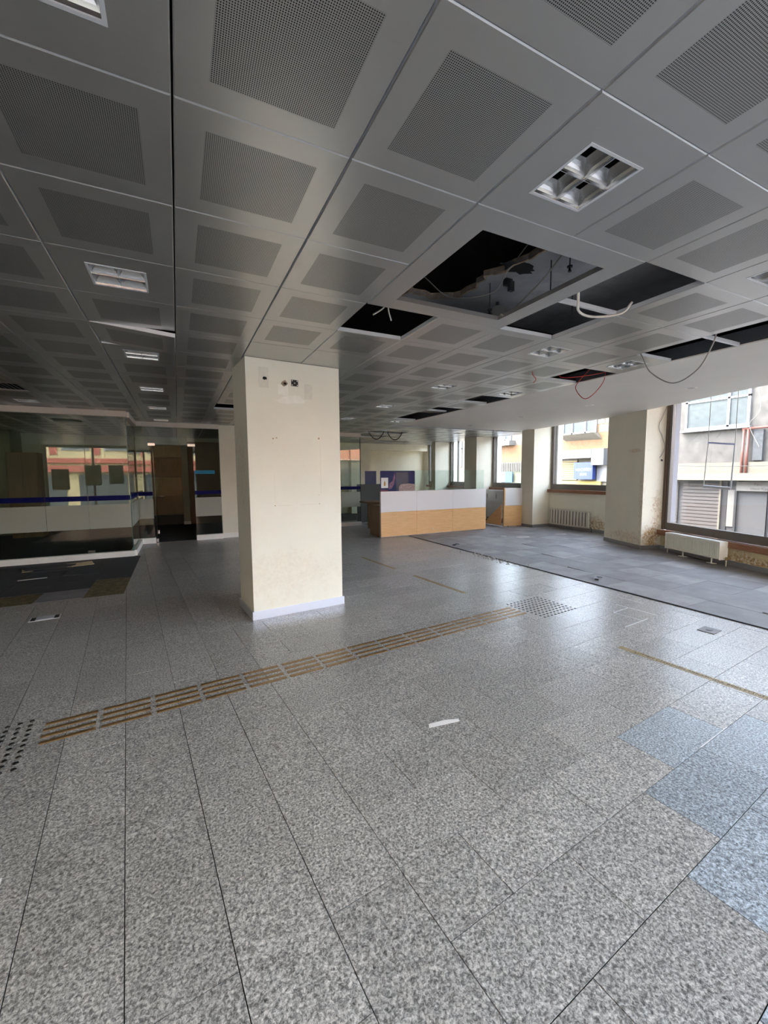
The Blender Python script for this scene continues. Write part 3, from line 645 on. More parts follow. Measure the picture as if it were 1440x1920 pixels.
# printed poster on the counter glass
po = empty('counter_poster', (4.78, y0_ + .02, 1.1), 'dark blue printed poster fixed on the counter glass', 'poster')
def rrect(x0, z0, x1, z1, r, n=5):
    pts = []
    for cx, cz, a0 in ((x1 - r, z1 - r, 0), (x0 + r, z1 - r, 90), (x0 + r, z0 + r, 180), (x1 - r, z0 + r, 270)):
        for k in range(n + 1): a = math.radians(a0 + 90 * k / n); pts.append((cx + r * math.cos(a), cz + r * math.sin(a)))
    return pts
def flat(nm, pts, y, th, m, par):
    n = len(pts); vs = [(x, y, z) for x, z in pts] + [(x, y + th, z) for x, z in pts]
    return MB().add(vs, [tuple(range(n))[::-1], tuple(range(n, 2 * n))] + [(i, n + i, n + (i + 1) % n, (i + 1) % n) for i in range(n)]).build(nm, m, par)
yp_ = y0_ + .024
flat('board', rrect(4.297, 1.102, 5.245, 1.598, .025), yp_, .004, pmat('poster_blue', (.016, .020, .10), .7, var=.35, scale=7), po)
flat('print_card', [(4.32, 1.19), (4.505, 1.19), (4.505, 1.435), (4.32, 1.435)], yp_ - .0006, .0005, M_paper, po)
flat('print_figure', [(4.395, 1.24), (4.43, 1.24), (4.44, 1.29), (4.425, 1.34), (4.412, 1.36), (4.40, 1.34), (4.388, 1.29)], yp_ - .0012, .0005, pmat('print_ochre', (.50, .26, .06), .6), po)
flat('print_figure', [(4.52, 1.16), (4.60, 1.18), (4.66, 1.27), (4.70, 1.42), (4.68, 1.57), (4.66, 1.48), (4.62, 1.35), (4.54, 1.30)], yp_ - .0008, .0005, pmat('print_mauve', (.20, .09, .16), .5, var=.6, scale=24), po)
flat('print_curtain', [(4.72, 1.13), (5.06, 1.13), (5.06, 1.57), (4.72, 1.57)], yp_ - .0004, .0003, pmat('print_navy', (.010, .012, .040), .4, var=.5, scale=12), po)
flat('print_pebbles', [(4.80, 1.105), (5.24, 1.105), (5.24, 1.27), (5.08, 1.29), (4.86, 1.275), (4.80, 1.22)], yp_ - .0010, .0005, pmat('print_pebble', (.34, .24, .22), .5, var=.75, scale=40), po)
flat('print_hem', [(4.30, 1.105), (4.52, 1.105), (4.49, 1.135), (4.30, 1.15)], yp_ - .0010, .0005, pmat('print_wine', (.16, .03, .06), .5), po)
# end panel near the window pier
ep = empty('counter_end_panel', (8.5, 8.9, 0), 'short white and oak counter end standing by the window pier', 'counter')
A_ = Vector((8.26, 8.975)); X_ = (Vector((8.76, 8.84)) - A_).normalized(); N_ = Vector((-X_.y, X_.x))
MB().obox(A_, X_, N_, .515, .06, .602, 1.09).build('upper_panel', M_lam, ep, bevel=.002); MB().obox(A_, X_, N_, .515, .06, .02, .598).build('lower_panel', M_oak, ep, bevel=.002)
MB().obox(A_ - X_ * .03, X_, N_, .03, .07, .012, 1.09).build('edge_strip', M_oak, ep); 
MB().obox(A_ + X_ * .01 + N_ * .02, X_, N_, .49, .01, 1.09, 1.59).build('glass_screen', M_sglass, ep)
tr = Vector((8.20, 9.07)); vs = [(tr.x, tr.y, .03), (tr.x, tr.y + .75, .03), (tr.x, tr.y, .62)]; vs += [(x + .02, y, z) for x, y, z in vs]
MB().add(vs, [(0, 2, 1), (3, 4, 5), (0, 1, 4, 3), (1, 2, 5, 4), (2, 0, 3, 5)]).build('brace_board', M_oak, ep)
for k, u in enumerate((.1, .4)): MB().obox(A_ + X_ * u + N_ * .02, X_, N_, .03, .03, 0, .02).build('foot', M_black, ep)
# dark desks behind the counter
dk = empty('back_desk', (6.0, 12.3, 0), 'dark desk front with blue screen in the back office', 'desk')
MB().box(5.1, 12.2, 0, 6.4, 12.25, 1.20).build('front_panel', pmat('desk_grey', (.07, .068, .06), .6), dk); MB().box(5.1, 12.25, .72, 6.4, 12.9, .75).build('worktop', M_brown, dk)
MB().box(5.37, 12.19, 1.20, 5.76, 12.21, 1.62).build('blue_screen', pmat('desk_blue', (.03, .035, .12), .5), dk)
MB().box(5.95, 12.2, 1.20, 6.5, 12.21, 1.62).build('glass_screen', M_sglass, dk)
bd = empty('low_desk', (5.0, 10.2, 0), 'low brown desk in shade left of the counter', 'desk')
MB().box(4.75, 10.6, 0, 5.6, 10.65, .70).build('front_panel', M_brown, bd); MB().box(4.7, 10.55, .70, 5.65, 11.1, .735).build('worktop', M_brown, bd)
# low cabinets under window 3
cb2 = empty('low_cabinet', (9.3, 10.3, 0), 'white low cabinets under the third window', 'cabinet')
MB().box(9.24, 9.18, .07, 9.44, 10.94, .972).build('body', M_lam, cb2); MB().box(9.26, 9.18, 0, 9.44, 10.94, .07).build('plinth', M_skirt, cb2)
for y0, y1 in ((9.20, 9.62), (9.63, 10.05), (10.06, 10.48), (10.49, 10.92)):
    for z0, z1 in ((.09, .60), (.61, .96)):
        d = MB().box(9.222, y0, z0, 9.24, y1, z1).build('door', M_lam, cb2, bevel=.003)
        if z0 > .5: MB().box(9.208, y1 - .06, .70, 9.222, y1 - .045, .84).build('handle', M_skirt, d)
# emergency exit sign hanging by the column
ex = empty('exit_sign', (4.05, 10.9, 2.6), 'green emergency exit sign hanging just behind the column edge', 'sign')
MB().box(3.70, 10.95, 2.50, 4.075, 10.99, 2.66).build('sign_board', pmat('exit_green', (.01, .22, .08), .4), ex)
for x in (3.78, 4.02): MB().box(x, 10.965, 2.66, x + .006, 10.975, CZ).build('hanger', M_black, ex)

# ------------------------------------------------------------------ RADIATORS
rA = empty('radiator', (*onA(1.0, -.2), 0), 'long low ribbed white radiator on feet under the big window', 'radiator')
ra0 = Vector((7.748, 3.525)); LR = 1.113; nR = Vector((-UA.y, UA.x))     # nR points into the room
body = MB().obox(ra0 - nR * .15, UA, nR, LR, .128, .10, .385); body.build('body', M_rad, rA, bevel=.008)
fp = MB(); npz = 33
for k in range(npz):
    u = .03 + (LR - .06) * k / npz; w_ = (LR - .06) / npz * .52
    b0 = ra0 - nR * .024 + UA * u; b1 = b0 + UA * w_
    t0 = b0 + nR * .022 + UA * w_ * .2; t1 = b1 + nR * .022 - UA * w_ * .2
    fp.prism([tuple(b0), tuple(b1), tuple(t1), tuple(t0)], .125, .352)
fp.obox(ra0 - nR * .024, UA, nR, LR, .016, .352, .378).obox(ra0 - nR * .024, UA, nR, LR, .016, .105, .125)
fp.build('front_panel', M_rad, rA)
MB().obox(ra0 - nR * .155 + UA * .02, UA, nR, LR - .04, .135, .385, .392).build('top_grille', M_rad, rA)
for s_ in (-.004, LR): MB().obox(ra0 - nR * .155 + UA * s_, UA, nR, .004, .15, .095, .392).build('side_cover', M_white, rA)
for u in (.20, .78):
    ft = MB(); q = ra0 - nR * .08 + UA * u; ft.cyl(q, .012, .008, .11, 10); ft.obox(q - UA * .06 - nR * .04, UA, nR, .12, .08, 0, .01); ft.build('foot', M_white, rA)
for u in (-.05, LR + .03):
    q = ra0 - nR * .09 + UA * u
    MB().tube([(q.x, q.y, .0), (q.x, q.y, .12)], .009, 8).tube([(q.x, q.y, .12), tuple((q - UA * .05 * (-1 if u < 0 else 1))) + (.125,)], .009, 8).build('pipe', M_cabW, rA, smooth=True)
    MB().cyl(q, .016, .10, .15, 10).build('valve', M_brass, rA)
rB = empty('radiator', (XW - .1, 7.7, 0), 'sectional cream radiator under the second window', 'radiator')
for k in range(13):
    y = 7.13 + k * .095
    MB().box(XW - .13, y, .10, XW - .05, y + .068, .53).build('fin', M_radb, rB, bevel=.012)
MB().box(XW - .11, 7.10, .495, XW - .06, 8.39, .535).build('header_pipe', M_radb, rB, bevel=.01); MB().box(XW - .11, 7.10, .085, XW - .06, 8.39, .125).build('header_pipe', M_radb, rB, bevel=.01)
MB().box(XW - .112, 7.14, .13, XW - .045, 8.36, .49).build('gap_shade', M_black, rB)  # black filler paints in the shade between the fins
for y in (7.25, 8.2): MB().box(XW - .06, y, .2, XW - .001, y + .03, .25).build('bracket', M_skirt, rB)
MB().tube([(XW - .08, 7.12, .11), (XW - .08, 7.06, .10), (XW - .08, 7.06, 0)], .01, 8).build('pipe', M_black, rB)

# ------------------------------------------------------------------ CARPETS
def carpet(root, tiles_, m_list, th=.006):
    cache = {}
    for (x0, y0, x1, y1, dz, rx, ry, mi) in tiles_:
        k = (round(x1 - x0, 3), round(y1 - y0, 3), mi)
        if k not in cache:
            w, h = (x1 - x0) / 2 - .0016, (y1 - y0) / 2 - .0016
            cache[k] = MB().box(-w, -h, -.006, w, h, th).mesh('carpet_tile', m_list[mi])
        o = bpy.data.objects.new('carpet_tile', cache[k]); COL.objects.link(o); o.parent = root
        o.location = ((x0 + x1) / 2, (y0 + y1) / 2, dz); o.rotation_euler = (rx, ry, random.uniform(-.004, .004))
rc_ = empty('tile_carpet', (0, 0, 0), 'worn grey carpet tiles along the right windows with lifted edges', 'carpet')
ts = []
for k in range(9):
    for j in range(26):
        x0 = 5.07 + .5 * k; y0 = -1.4 + .5 * j; cx, cy = x0 + .25, y0 + .25
        if cy < 5.0: xm = P1.x + .2 - .364 * (5.02 - cy) + .35
        else: xm = 9.75
        if cx > xm or y0 > 11.4: continue
        x1 = x0 + .5 if not (cy > 8.3 and x0 + .5 > 8.80) else 8.80
        if x1 - x0 < .05: continue
        y1 = y0 + .5
        if y1 > 8.84 and y0 < 8.84 and x0 < 7.4: pass
        lift = random.random() < .05 or any(abs(cx - lx) < .25 and abs(cy - ly) < .25 for lx, ly in ((6.9, 6.2), (7.4, 5.7), (7.9, 6.0), (6.5, 5.2), (7.3, 4.6), (6.0, 4.2), (6.3, 6.6)))
        near = cy > 4.7; o_c = (P1 if near else Q1) - NA * .016
        corners = [Vector((a, b)) for a in (x0, min(x1, XW)) for b in (y0, y1)]
        if cy < 6.2 and max((c - o_c).dot(NA) for c in corners) > 0:
            poly = [Vector((x0, y0)), Vector((x1, y0)), Vector((x1, y1)), Vector((x0, y1))]; out = []
            for q in range(4):
                A, B = poly[q], poly[(q + 1) % 4]; da, db = (A - o_c).dot(NA), (B - o_c).dot(NA)
                if da <= 0: out.append(A)
                if da * db < 0: out.append(A + (B - A) * (da / (da - db)))
            if len(out) > 2: MB().prism([tuple(q) for q in out], -.006, .006).build('carpet_tile', random.choice([M_carpet, M_carpet, M_carpet2]), rc_)
            continue
        ts.append((x0, y0, min(x1, XW), y1, random.uniform(-.0005, .0015) + (.007 if lift else 0), random.uniform(-.03, .03) if lift else random.uniform(-.003, .003), random.uniform(-.03, .03) if lift else random.uniform(-.003, .003), 1 if random.random() < .35 else 0))
carpet(rc_, ts, [M_carpet, M_carpet2])
es = MB(); pts = [(5.06, -1.3), (5.06, 3.0), (5.05, 5.0), (5.05, 8.8)]
for a, b in zip(pts, pts[1:]): wallseg(es, a, b, .0, .012, .018)
es.build('edge_trim', M_black, rc_)
lc = empty('tile_carpet', (0, 0, 0), 'dark carpet tiles before the left glass partition with missing squares', 'carpet')
ts = []; miss = {(0, 0), (0, 1), (2, 0), (3, 0)}
for k in range(10):
    for j in range(6):
        x1 = -.66 - .5 * k if k else -.70; x0 = -1.14 - .5 * (k - 0) if k else -1.14
        x1 = -1.14 - .5 * (k - 1) if k else -.70
        y0 = 6.26 + .5 * j; y1 = min(y0 + .5, YP - .05)
        if (k, j) in miss or y1 - y0 < .1: continue
        lift = (k, j) in {(1, 3), (2, 4)}
        ts.append((x0, y0, x1, y1, random.uniform(0, .001) + (.012 if lift else 0), .02 if lift else 0, .03 if lift else 0, 1 if (k, j) in {(1, 0)} else 0))
carpet(lc, ts, [M_carpd, M_carpet])
gl = MB().box(-6, 6.26, -.006, -.70, 9.1, .0014); gl.build('glue_bed', M_glue, lc)
# loose carpet offcut lying crooked on the dark carpet
Mo = Matrix.Translation((-2.02, 8.55, .032)) @ Matrix.Rotation(.45, 4, 'Z') @ Matrix.Rotation(.05, 4, 'Y')
MB().mat_box(Mo, .60, .34, .007).build('carpet_offcut', M_carpd, label='loose dark carpet piece tilted before the left partition', cat='carpet piece')
Mo = Matrix.Translation((-1.86, 8.62, .0115)) @ Matrix.Rotation(.25, 4, 'Z')
MB().mat_box(Mo, .95, .34, .004).build('backing_sheet', pmat('yellow_backing', (.66, .54, .32), .8, var=.3, scale=12), label='torn yellowish backing sheet under the loose carpet piece', cat='sheet')
Mo = Matrix.Translation((-2.0, 7.75, .010)) @ Matrix.Rotation(.1, 4, 'Z')
MB().mat_box(Mo, .34, .035, .003).build('paper_strip', M_paper, label='thin white paper strip on the left dark carpet', cat='paper')

# ------------------------------------------------------------------ TACTILE PAVING, STRIPS, FLOOR BOXES
tp = empty('tactile_path', (0, 0, 0), 'brass tactile guide bars in four rows across the floor', 'tactile path')
bw, bl = .038, .272
bm_ = MB()
x, y = bl / 2, bw / 2
bm_.add([(-x, -y, -.002), (x, -y, -.002), (x, y, -.002), (-x, y, -.002), (-x + .004, -y + .006, .0045), (x - .004, -y + .006, .0045), (x - .004, y - .006, .0045), (-x + .004, y - .006, .0045)],
        [(0, 1, 5, 4), (1, 2, 6, 5), (2, 3, 7, 6), (3, 0, 4, 7), (4, 5, 6, 7)])
bar = bm_.mesh('guide_bar', M_brass)
for s_ in range(14):
    for r in range(4):
        if (s_, r) in {(13, 4)}: continue
        o = bpy.data.objects.new('guide_bar', bar); COL.objects.link(o); o.parent = tp
        p_ = G(-.515 + .2985 * s_ + bl / 2 + random.uniform(-.004, .004), 2.965 + .073 * r + random.uniform(-.002, .002)); o.location = p_; o.rotation_euler = (0, 0, PHI + random.uniform(-.006, .006))
sd = MB().cyl((0, 0), .0145, -.002, .0035, 10, r2=.012).mesh('stud', M_stud)
def pad(a0, b0, lab):
    e = empty('tactile_pad', (0, 0, 0), lab, 'tactile pad', 'tactile warning pads at the ends of the guide bars')
    for i in range(10):
        for j in range(10):
            o = bpy.data.objects.new('stud', sd); COL.objects.link(o); o.parent = e; o.location = G(a0 + .0585 * i, b0 + .0565 * j)
pad(3.70, 2.765, 'square of dark warning studs at the far right end of the brass guide bars')
pad(-1.115, 2.765, 'square of dark warning studs at the left end of the guide bars')
def strip(b0, b1, lab, txt=None):
    e = empty('floor_strip', G(3.6, (b0 + b1) / 2), lab, 'floor strip', 'bronze waiting line strips on the floor')
    MB().obox(G(3.572, b0), E1, E2, .062, b1 - b0, -.001, .0016).build('strip_body', M_tape, e)
    if txt:
        text_mesh(txt, .043, M_print, axes(G(3.602, (b0 + b1) / 2, .0022), -E2, E1), parent=e, extrude=.0003)
strip(.78, 1.925, 'bronze floor strip with black waiting line lettering, nearest, at the right edge', 'L\u00dcTFEN \u00c7\u0130ZG\u0130N\u0130N ARKASINDA BEKLEY\u0130N\u0130Z')
strip(3.89, 5.005, 'worn bronze floor strip, middle one, right of the column')
strip(5.51, 6.64, 'worn bronze floor strip, farthest, close behind the column')
fo = empty('floor_outlet', G(4.70, 1.68), 'small dark floor outlet plate near the carpet edge', 'floor outlet')
MB().obox(G(4.62, 1.60), E1, E2, .17, .14, 0, .006).build('plate', pmat('outlet_bronze', (.07, .06, .055), .4, .5), fo, bevel=.002); MB().obox(G(4.68, 1.65), E1, E2, .05, .04, .006, .009).build('lid', M_black, fo)
fb_ = empty('floor_box', G(-.83, 5.65), 'open metal floor socket box near the dark left carpet', 'floor box')
MB().obox(G(-.97, 5.58), E1, E2, .27, .15, 0, .005).build('rim', M_alu, fb_, bevel=.002); MB().obox(G(-.91, 5.60), E1, E2, .15, .11, .005, .0065).build('lid', M_alu, fb_); MB().obox(G(-.955, 5.595), E1, E2, .04, .12, .005, .006).build('slot', M_dark, fb_); MB().obox(G(-.755, 5.595), E1, E2, .04, .12, .005, .006).build('slot', M_dark, fb_)
# litter
pv = [G(1.47, 1.885), G(1.665, 1.835), G(1.68, 1.862), G(1.60, 1.893), G(1.49, 1.918)]
ps = MB(); n = len(pv); ps.add([(p.x, p.y, .0015 + .004 * (k % 2)) for k, p in enumerate(pv)] + [(p.x, p.y, .0030 + .004 * (k % 2)) for k, p in enumerate(pv)], [tuple(range(n))[::-1], tuple(range(n, 2 * n))] + [(i, (i + 1) % n, n + (i + 1) % n, n + i) for i in range(n)])
ps.build('paper_scrap', M_paper, label='crumpled white paper strip on the open granite floor', cat='paper')
MB().obox(G(-.55, 1.95), E1, E2, .06, .06, .001, .003).build('paper_scrap', M_paper, label='small pale paper scrap at the left picture edge', cat='paper')
for k, (a, b, l, w, lab) in enumerate(((7.1, 7.3, .30, .05, 'white debris strip on the carpet before the counter'), (8.25, 7.2, .28, .05, 'pale debris strip below the sectional radiator'), (6.9, 7.6, .12, .03, 'small white crumb of debris near the counter corner'))):
    MB().obox((a, b), Vector((.9, -.43)), Vector((.43, .9)), l, w, .012, .020).build('debris_strip', M_paper, label=lab, cat='debris')

# ------------------------------------------------------------------ INSIDE THE CEILING VOID
zz_ = 3.0
rag = [(1.20, 3.20), (1.725, 3.13), (1.74, 3.02), (1.80, 3.06), (1.91, 3.05), (1.98, 3.08), (2.06, 3.02), (2.136, 2.985), (2.17, 2.93), (2.165, 2.85), (2.19, 2.76), (2.15, 2.70), (2.165, 2.62), (2.12, 2.58), (2.16, 2.52), (2.21, 2.44), (2.20, 2.36), (2.24, 2.25), (2.23, 2.15), (2.26, 2.02), (2.25, 1.2)]
op = MB().prism(rag + [(4.70, 1.2), (4.70, 3.30), (1.20, 3.30)], zz_, zz_ + .02)
o_op = op.build('ceiling_old', M_plast, kind='structure', label='old broken plaster ceiling above the open bays')
eg = MB()
for a, b in zip(rag, rag[1:]):
    wallseg(eg, a, b, zz_ - .004 - random.uniform(0, .01), zz_ + .035, .016)
eg.build('broken_edge', M_gyps, o_op)
hole = [(2.13 + .16 * math.cos(t) * random.uniform(.7, 1.15) + .14, 2.40 + .075 * math.sin(t) * random.uniform(.6, 1.2) - .02) for t in [2 * math.pi * k / 18 for k in range(18)]]
MB().prism(hole, zz_ - .003, zz_ - .001).build('broken_hole', M_dark, o_op)
def rod(p, z0, lab, hook=True):
    e = empty('hanger_rod', (p[0], p[1], 3.4), lab, 'rod', 'threaded rods hanging in the ceiling void')
    MB().tube([(p[0], p[1], 3.45), (p[0], p[1], z0)], .004, 6).build('rod', M_black, e)
    if hook: MB().cyl(p, .018, z0 - .004, z0 + .006, 8).cyl(p, .012, z0 - .03, z0 - .004, 8, r2=.004).build('nut', M_black, e)
rod((2.25, 2.66), 2.80, 'thin rod hanging in the middle of the big ceiling opening'); rod((2.42, 2.06), 2.90, 'short hanger bolt near the right corner of the big opening'); rod((1.62, 1.92), 2.98, 'hanger rod in the dark near corner of the big opening')
rod((2.40, 2.20), 2.75, 'straight rod beside the slanting cable in the big opening', False); rod((2.92, 2.45), 2.80, 'black rod behind the carrier rail of the long bay', False)
nz = empty('duct_nozzle', (2.52, 2.88, 2.86), 'black pipe nozzle in the far corner of the big opening', 'nozzle')
MB().tube([(2.55, 2.96, 2.86), (2.46, 2.80, 2.86)], .045, 14).build('pipe', M_black, nz); MB().tube([(2.465, 2.81, 2.86), (2.45, 2.785, 2.86)], .055, 14).build('collar', pmat('nozzle_ring', (.12, .12, .12), .4), nz); MB().box(2.54, 2.9, 2.9, 2.56, 2.92, 3.0).build('strap', M_black, nz)
MB().box(2.30, 2.53, 2.955, 2.36, 2.57, 3.0).box(2.31, 2.50, 2.90, 2.35, 2.53, 2.97).build('clip', M_black, label='black metal clip fixed to the broken plaster', cat='clip')
def cable(nm, pts, r, m, lab, n=20):
    P_ = [Vector(p) for p in pts]; out = []
    ext = [P_[0] * 2 - P_[1]] + P_ + [P_[-1] * 2 - P_[-2]]
    for i in range(1, len(ext) - 2):
        for k in range(n):
            t = k / n; a, b, c, d = ext[i - 1:i + 3]
            out.append(.5 * (2 * b + (c - a) * t + (2 * a - 5 * b + 4 * c - d) * t * t + (3 * b - a - 3 * c + d) * t ** 3))
    out.append(P_[-1])
    return MB().tube(out, r, 6).build(nm, m, smooth=True, label=lab, cat='cable')
cable('hanging_cable', [(4.30, 2.80, 2.80), (4.30, 2.74, 2.71), (4.33, 2.66, 2.53), (4.35, 2.45, 2.385), (4.36, 2.25, 2.47), (4.36, 2.14, 2.66), (4.35, 2.10, 2.80)], .006, M_cabG, 'grey cable loop hanging from the open bay by the soffit')
cable('hanging_cable', [(4.60, 3.55, 2.80), (4.72, 3.80, 2.72), (4.80, 3.93, 2.64), (4.84, 3.84, 2.50), (4.87, 3.74, 2.52), (4.89, 3.60, 2.66), (4.80, 3.50, 2.78)], .005, M_cabR, 'thin red cable loop hanging below the soffit edge')
cable('hanging_cable', [(4.45, 3.95, 2.80), (4.50, 3.85, 2.735), (4.66, 3.62, 2.735), (4.80, 3.50, 2.76)], .005, M_cabR, 'short red cable lying across the open bay')
cable('hanging_cable', [(3.80, 3.72, 2.712), (3.79, 3.70, 2.67), (3.82, 3.68, 2.62), (3.80, 3.70, 2.58)], .004, M_cabR, 'short red wire tuft dangling from a ceiling panel')
cable('hanging_cable', [(2.46, 2.02, 2.80), (2.50, 2.05, 2.70), (2.60, 2.12, 2.66), (2.78, 2.14, 2.66), (2.95, 2.05, 2.68), (3.00, 2.0, 2.75)], .009, M_cabW, 'thick white conduit sagging across the long open bay')
cable('hanging_cable', [(2.36, 2.02, 3.0), (2.36, 2.25, 2.87), (2.32, 2.52, 2.74), (2.27, 2.56, 2.735)], .006, M_cabG, 'grey cable slanting across the big ceiling opening')
cable('hanging_cable', [(2.30, 2.2, 3.2), (2.20, 2.40, 2.98), (2.22, 2.60, 2.90), (2.05, 2.90, 2.95), (1.85, 2.98, 3.1)], .004, M_cabG, 'thin dark wire curling by the broken plaster edge')
cable('hanging_cable', [(1.52, 2.98, 3.45), (1.52, 2.98, 3.1), (1.52, 2.98, 2.92), (1.50, 3.00, 2.82), (1.42, 3.04, 2.76)], .006, M_cabW, 'white forked cable hanging in the square open bay, left strand')
cable('hanging_cable', [(1.55, 2.98, 3.45), (1.55, 2.98, 3.1), (1.55, 2.99, 2.92), (1.54, 3.01, 2.82), (1.58, 3.04, 2.74)], .006, M_cabW, 'white forked cable hanging in the square open bay, right strand')
cable('hanging_cable', [(8.50, 4.865, 2.80), (8.40, 4.90, 2.55), (8.35, 4.92, 2.39), (8.43, 4.89, 2.19), (8.485, 4.87, 2.01), (8.44, 4.885, 1.87), (8.395, 4.905, 1.80)], .005, M_cabG, 'grey wire hanging down the damp pier beside the big window')
MB().mat_box(Matrix.Translation((8.44, 4.885, 1.752)) @ Matrix.Rotation(.5, 4, 'Y'), .035, .02, .022).build('cable_connector', M_black, label='small black connector on the damp pier under the wire', cat='connector')
for k, (i, j, lab) in enumerate(((8, 15, 'wire loop hanging from the far dark openings, left'), (9, 15, 'wire loop hanging from the far dark openings, right'), (14, 22, 'small wire loop under the last far opening'))):
    c = Vector(cc(i, j)); cable('hanging_cable', [c + Vector((-.25, 0, .73)), c + Vector((-.25, 0, .1)), c + Vector((-.15, 0, -.12)), c + Vector((0, 0, -.2)), c + Vector((.15, 0, -.12)), c + Vector((.25, 0, .1)), c + Vector((.25, 0, .73))], .012, M_black, lab, 8)
MB().box(5.3, 12.35, CZ - .02, 6.6, 12.40, CZ).build('fallen_rail', M_white, label='pale ceiling rail hanging loose by the far openings', cat='rail')

# ------------------------------------------------------------------ OUTSIDE
MB().box(9.9, -40, -1.3, 60, 60, -1.1).build('street', pmat('asphalt', (.17, .165, .16), .9, var=.2, scale=4), kind='structure', label='grey street outside the right windows')
MB().box(-60, -40, -.45, 9.9, -1.76, -.25).build('street', bpy.data.materials['asphalt'], kind='structure', label='grey street before the shop front')
XB = 15.5
M_stucco = pmat('stucco', (0.0714, 0.0653, 0.0585), .9, var=.3, scale=4, bump=.3); M_brick = pmat('brick_orange', (0.1445, 0.0765, 0.0357), .85, var=.15, scale=6)
M_cream2 = pmat('facade_cream', (0.1240, 0.1104, 0.0840), .9, var=.1); M_wframe = pmat('upvc_white', (0.1700, 0.1700, 0.1785), .4); M_curt = pmat('curtain', (.045, .055, .056), .8, var=.25, scale=7)
M_shut = pmat('shutter_brown', (0.0562, 0.0465, 0.0435), .6); M_shuty = pmat('shutter_yellow', (.18, .135, .05), .6); M_pipe = pmat('pipe_red', (0.1120, 0.0320, 0.0224), .5); M_swhite = pmat('sign_white', (.22, .22, .23), .7); M_stone = pmat('sign_stone', (.13, .122, .11), .8)
def shutter(par, y0, y1, z0, z1, m, pitch=.115, nm='roller_shutter'):
    MB().box(XB - .012, y0, z0, XB - .004, y1, z1).build('shutter_back', M_black, par); s_ = MB(); z = z0
    while z < z1 - pitch * .5: s_.prism([(XB - .05, y0), (XB - .02, y0), (XB - .02, y1), (XB - .05, y1)], z, z + pitch * .80); z += pitch
    return s_.build(nm, m, par)
ba = empty('opposite_building', (XB, 7, -1.1), 'stuccoed building with white window and brown shutter seen in the big right window', 'building')
MB().box(XB, 1.0, 1.26, XB + 4, 9.8, 4.45).build('wall', M_stucco, ba); MB().box(XB + .01, 1.0, -1.1, XB + 4, 9.8, 1.26).build('shop_wall', pmat('shop_grey', (0.0465, 0.0457, 0.0480), .8), ba)
MB().box(XB - .10, 1.0, 1.47, XB, 9.8, 1.80).build('cornice', M_cream2, ba); MB().box(XB - .35, 1.0, 1.25, XB, 9.8, 1.47).build('ledge', pmat('ledge_pale', (.15, .135, .10), .8), ba)
def ext_window(par, y0, y1, z0, z1, ys=(), top=None):
    w = ring_frame(MB(), (XB - .03, y0), YX, y1 - y0, z0, z1, .07, .08)
    for y in ys: w.box(XB - .07, y - .035, z0, XB + .01, y + .035, z1)
    if top: w.box(XB - .07, y0, top - .03, XB + .01, y1, top + .03)
    o = w.build('window_frame', M_wframe, par); MB().box(XB - .035, y0 + .06, z0 + .06, XB - .03, y1 - .06, z1 - .06).build('pane', M_curt, o); return o
ext_window(ba, 6.47, 8.25, 2.90, 4.38, (7.02,), 3.80); MB().box(XB - .18, 6.42, 2.83, XB, 8.35, 2.90).build('window_sill', M_wframe, ba)
ext_window(ba, 2.6, 4.6, 2.90, 4.38, (3.6,), 3.80)
shutter(ba, 7.13, 8.20, -.9, 1.22, M_shut); shutter(ba, 8.35, 9.6, -.9, 1.22, M_shut); MB().box(XB - .06, 7.08, -1.1, XB, 7.13, 1.25).build('shutter_guide', M_cream2, ba)
MB().box(XB - .02, 6.92, -1.1, XB + .005, 7.07, 1.23).build('dark_doorway', M_black, ba); MB().box(XB - .04, 6.72, -.2, XB, 6.90, .95).build('door_panel', M_stone, ba); MB().box(XB - .05, 6.66, -1.1, XB, 6.72, 1.23).build('door_post', M_black, ba)
sg = MB().box(XB - .12, 4.6, .93, XB - .05, 6.655, 1.21).build('sign_board', M_stone, ba)
text_mesh('No:', .13, M_black, axes((XB - .122, 6.12, 1.13), (0, -1, 0), (0, 0, 1)), parent=sg); text_mesh('Hac\u0131 Kad\u0131n', .125, M_black, axes((XB - .122, 6.03, 1.0), (0, -1, 0), (0, 0, 1)), parent=sg)
for y in (6.56, 6.45): MB().tube([(XB - .12, y, 1.25), (XB - .12, y, 2.78)], .035, 8).build('drain_pipe', M_pipe, ba, smooth=True)
MB().tube([(XB - .12, 6.6, 2.80), (XB - .12, 4.2, 2.84)], .035, 8).build('drain_pipe', M_pipe, ba, smooth=True)
MB().box(XB - .09, 6.10, 1.85, XB, 6.33, 2.75).build('stone_strip', pmat('stone_grey', (.05, .052, .055), .9, var=.4, scale=10), ba)
cable('street_wire', [(XB - .2, 6.3, 4.2), (XB - .25, 6.15, 3.3), (XB - .2, 6.4, 2.9), (XB - .25, 6.1, 2.2)], .007, M_stone, 'pale loose wire running down the stuccoed building')
cable('street_wire', [(XB - .5, 9.6, 1.9), (XB - .5, 8.0, 1.72), (XB - .5, 6.0, 1.68), (XB - .5, 4, 1.8)], .010, M_black, 'thin dark wire across the front of the stuccoed building')
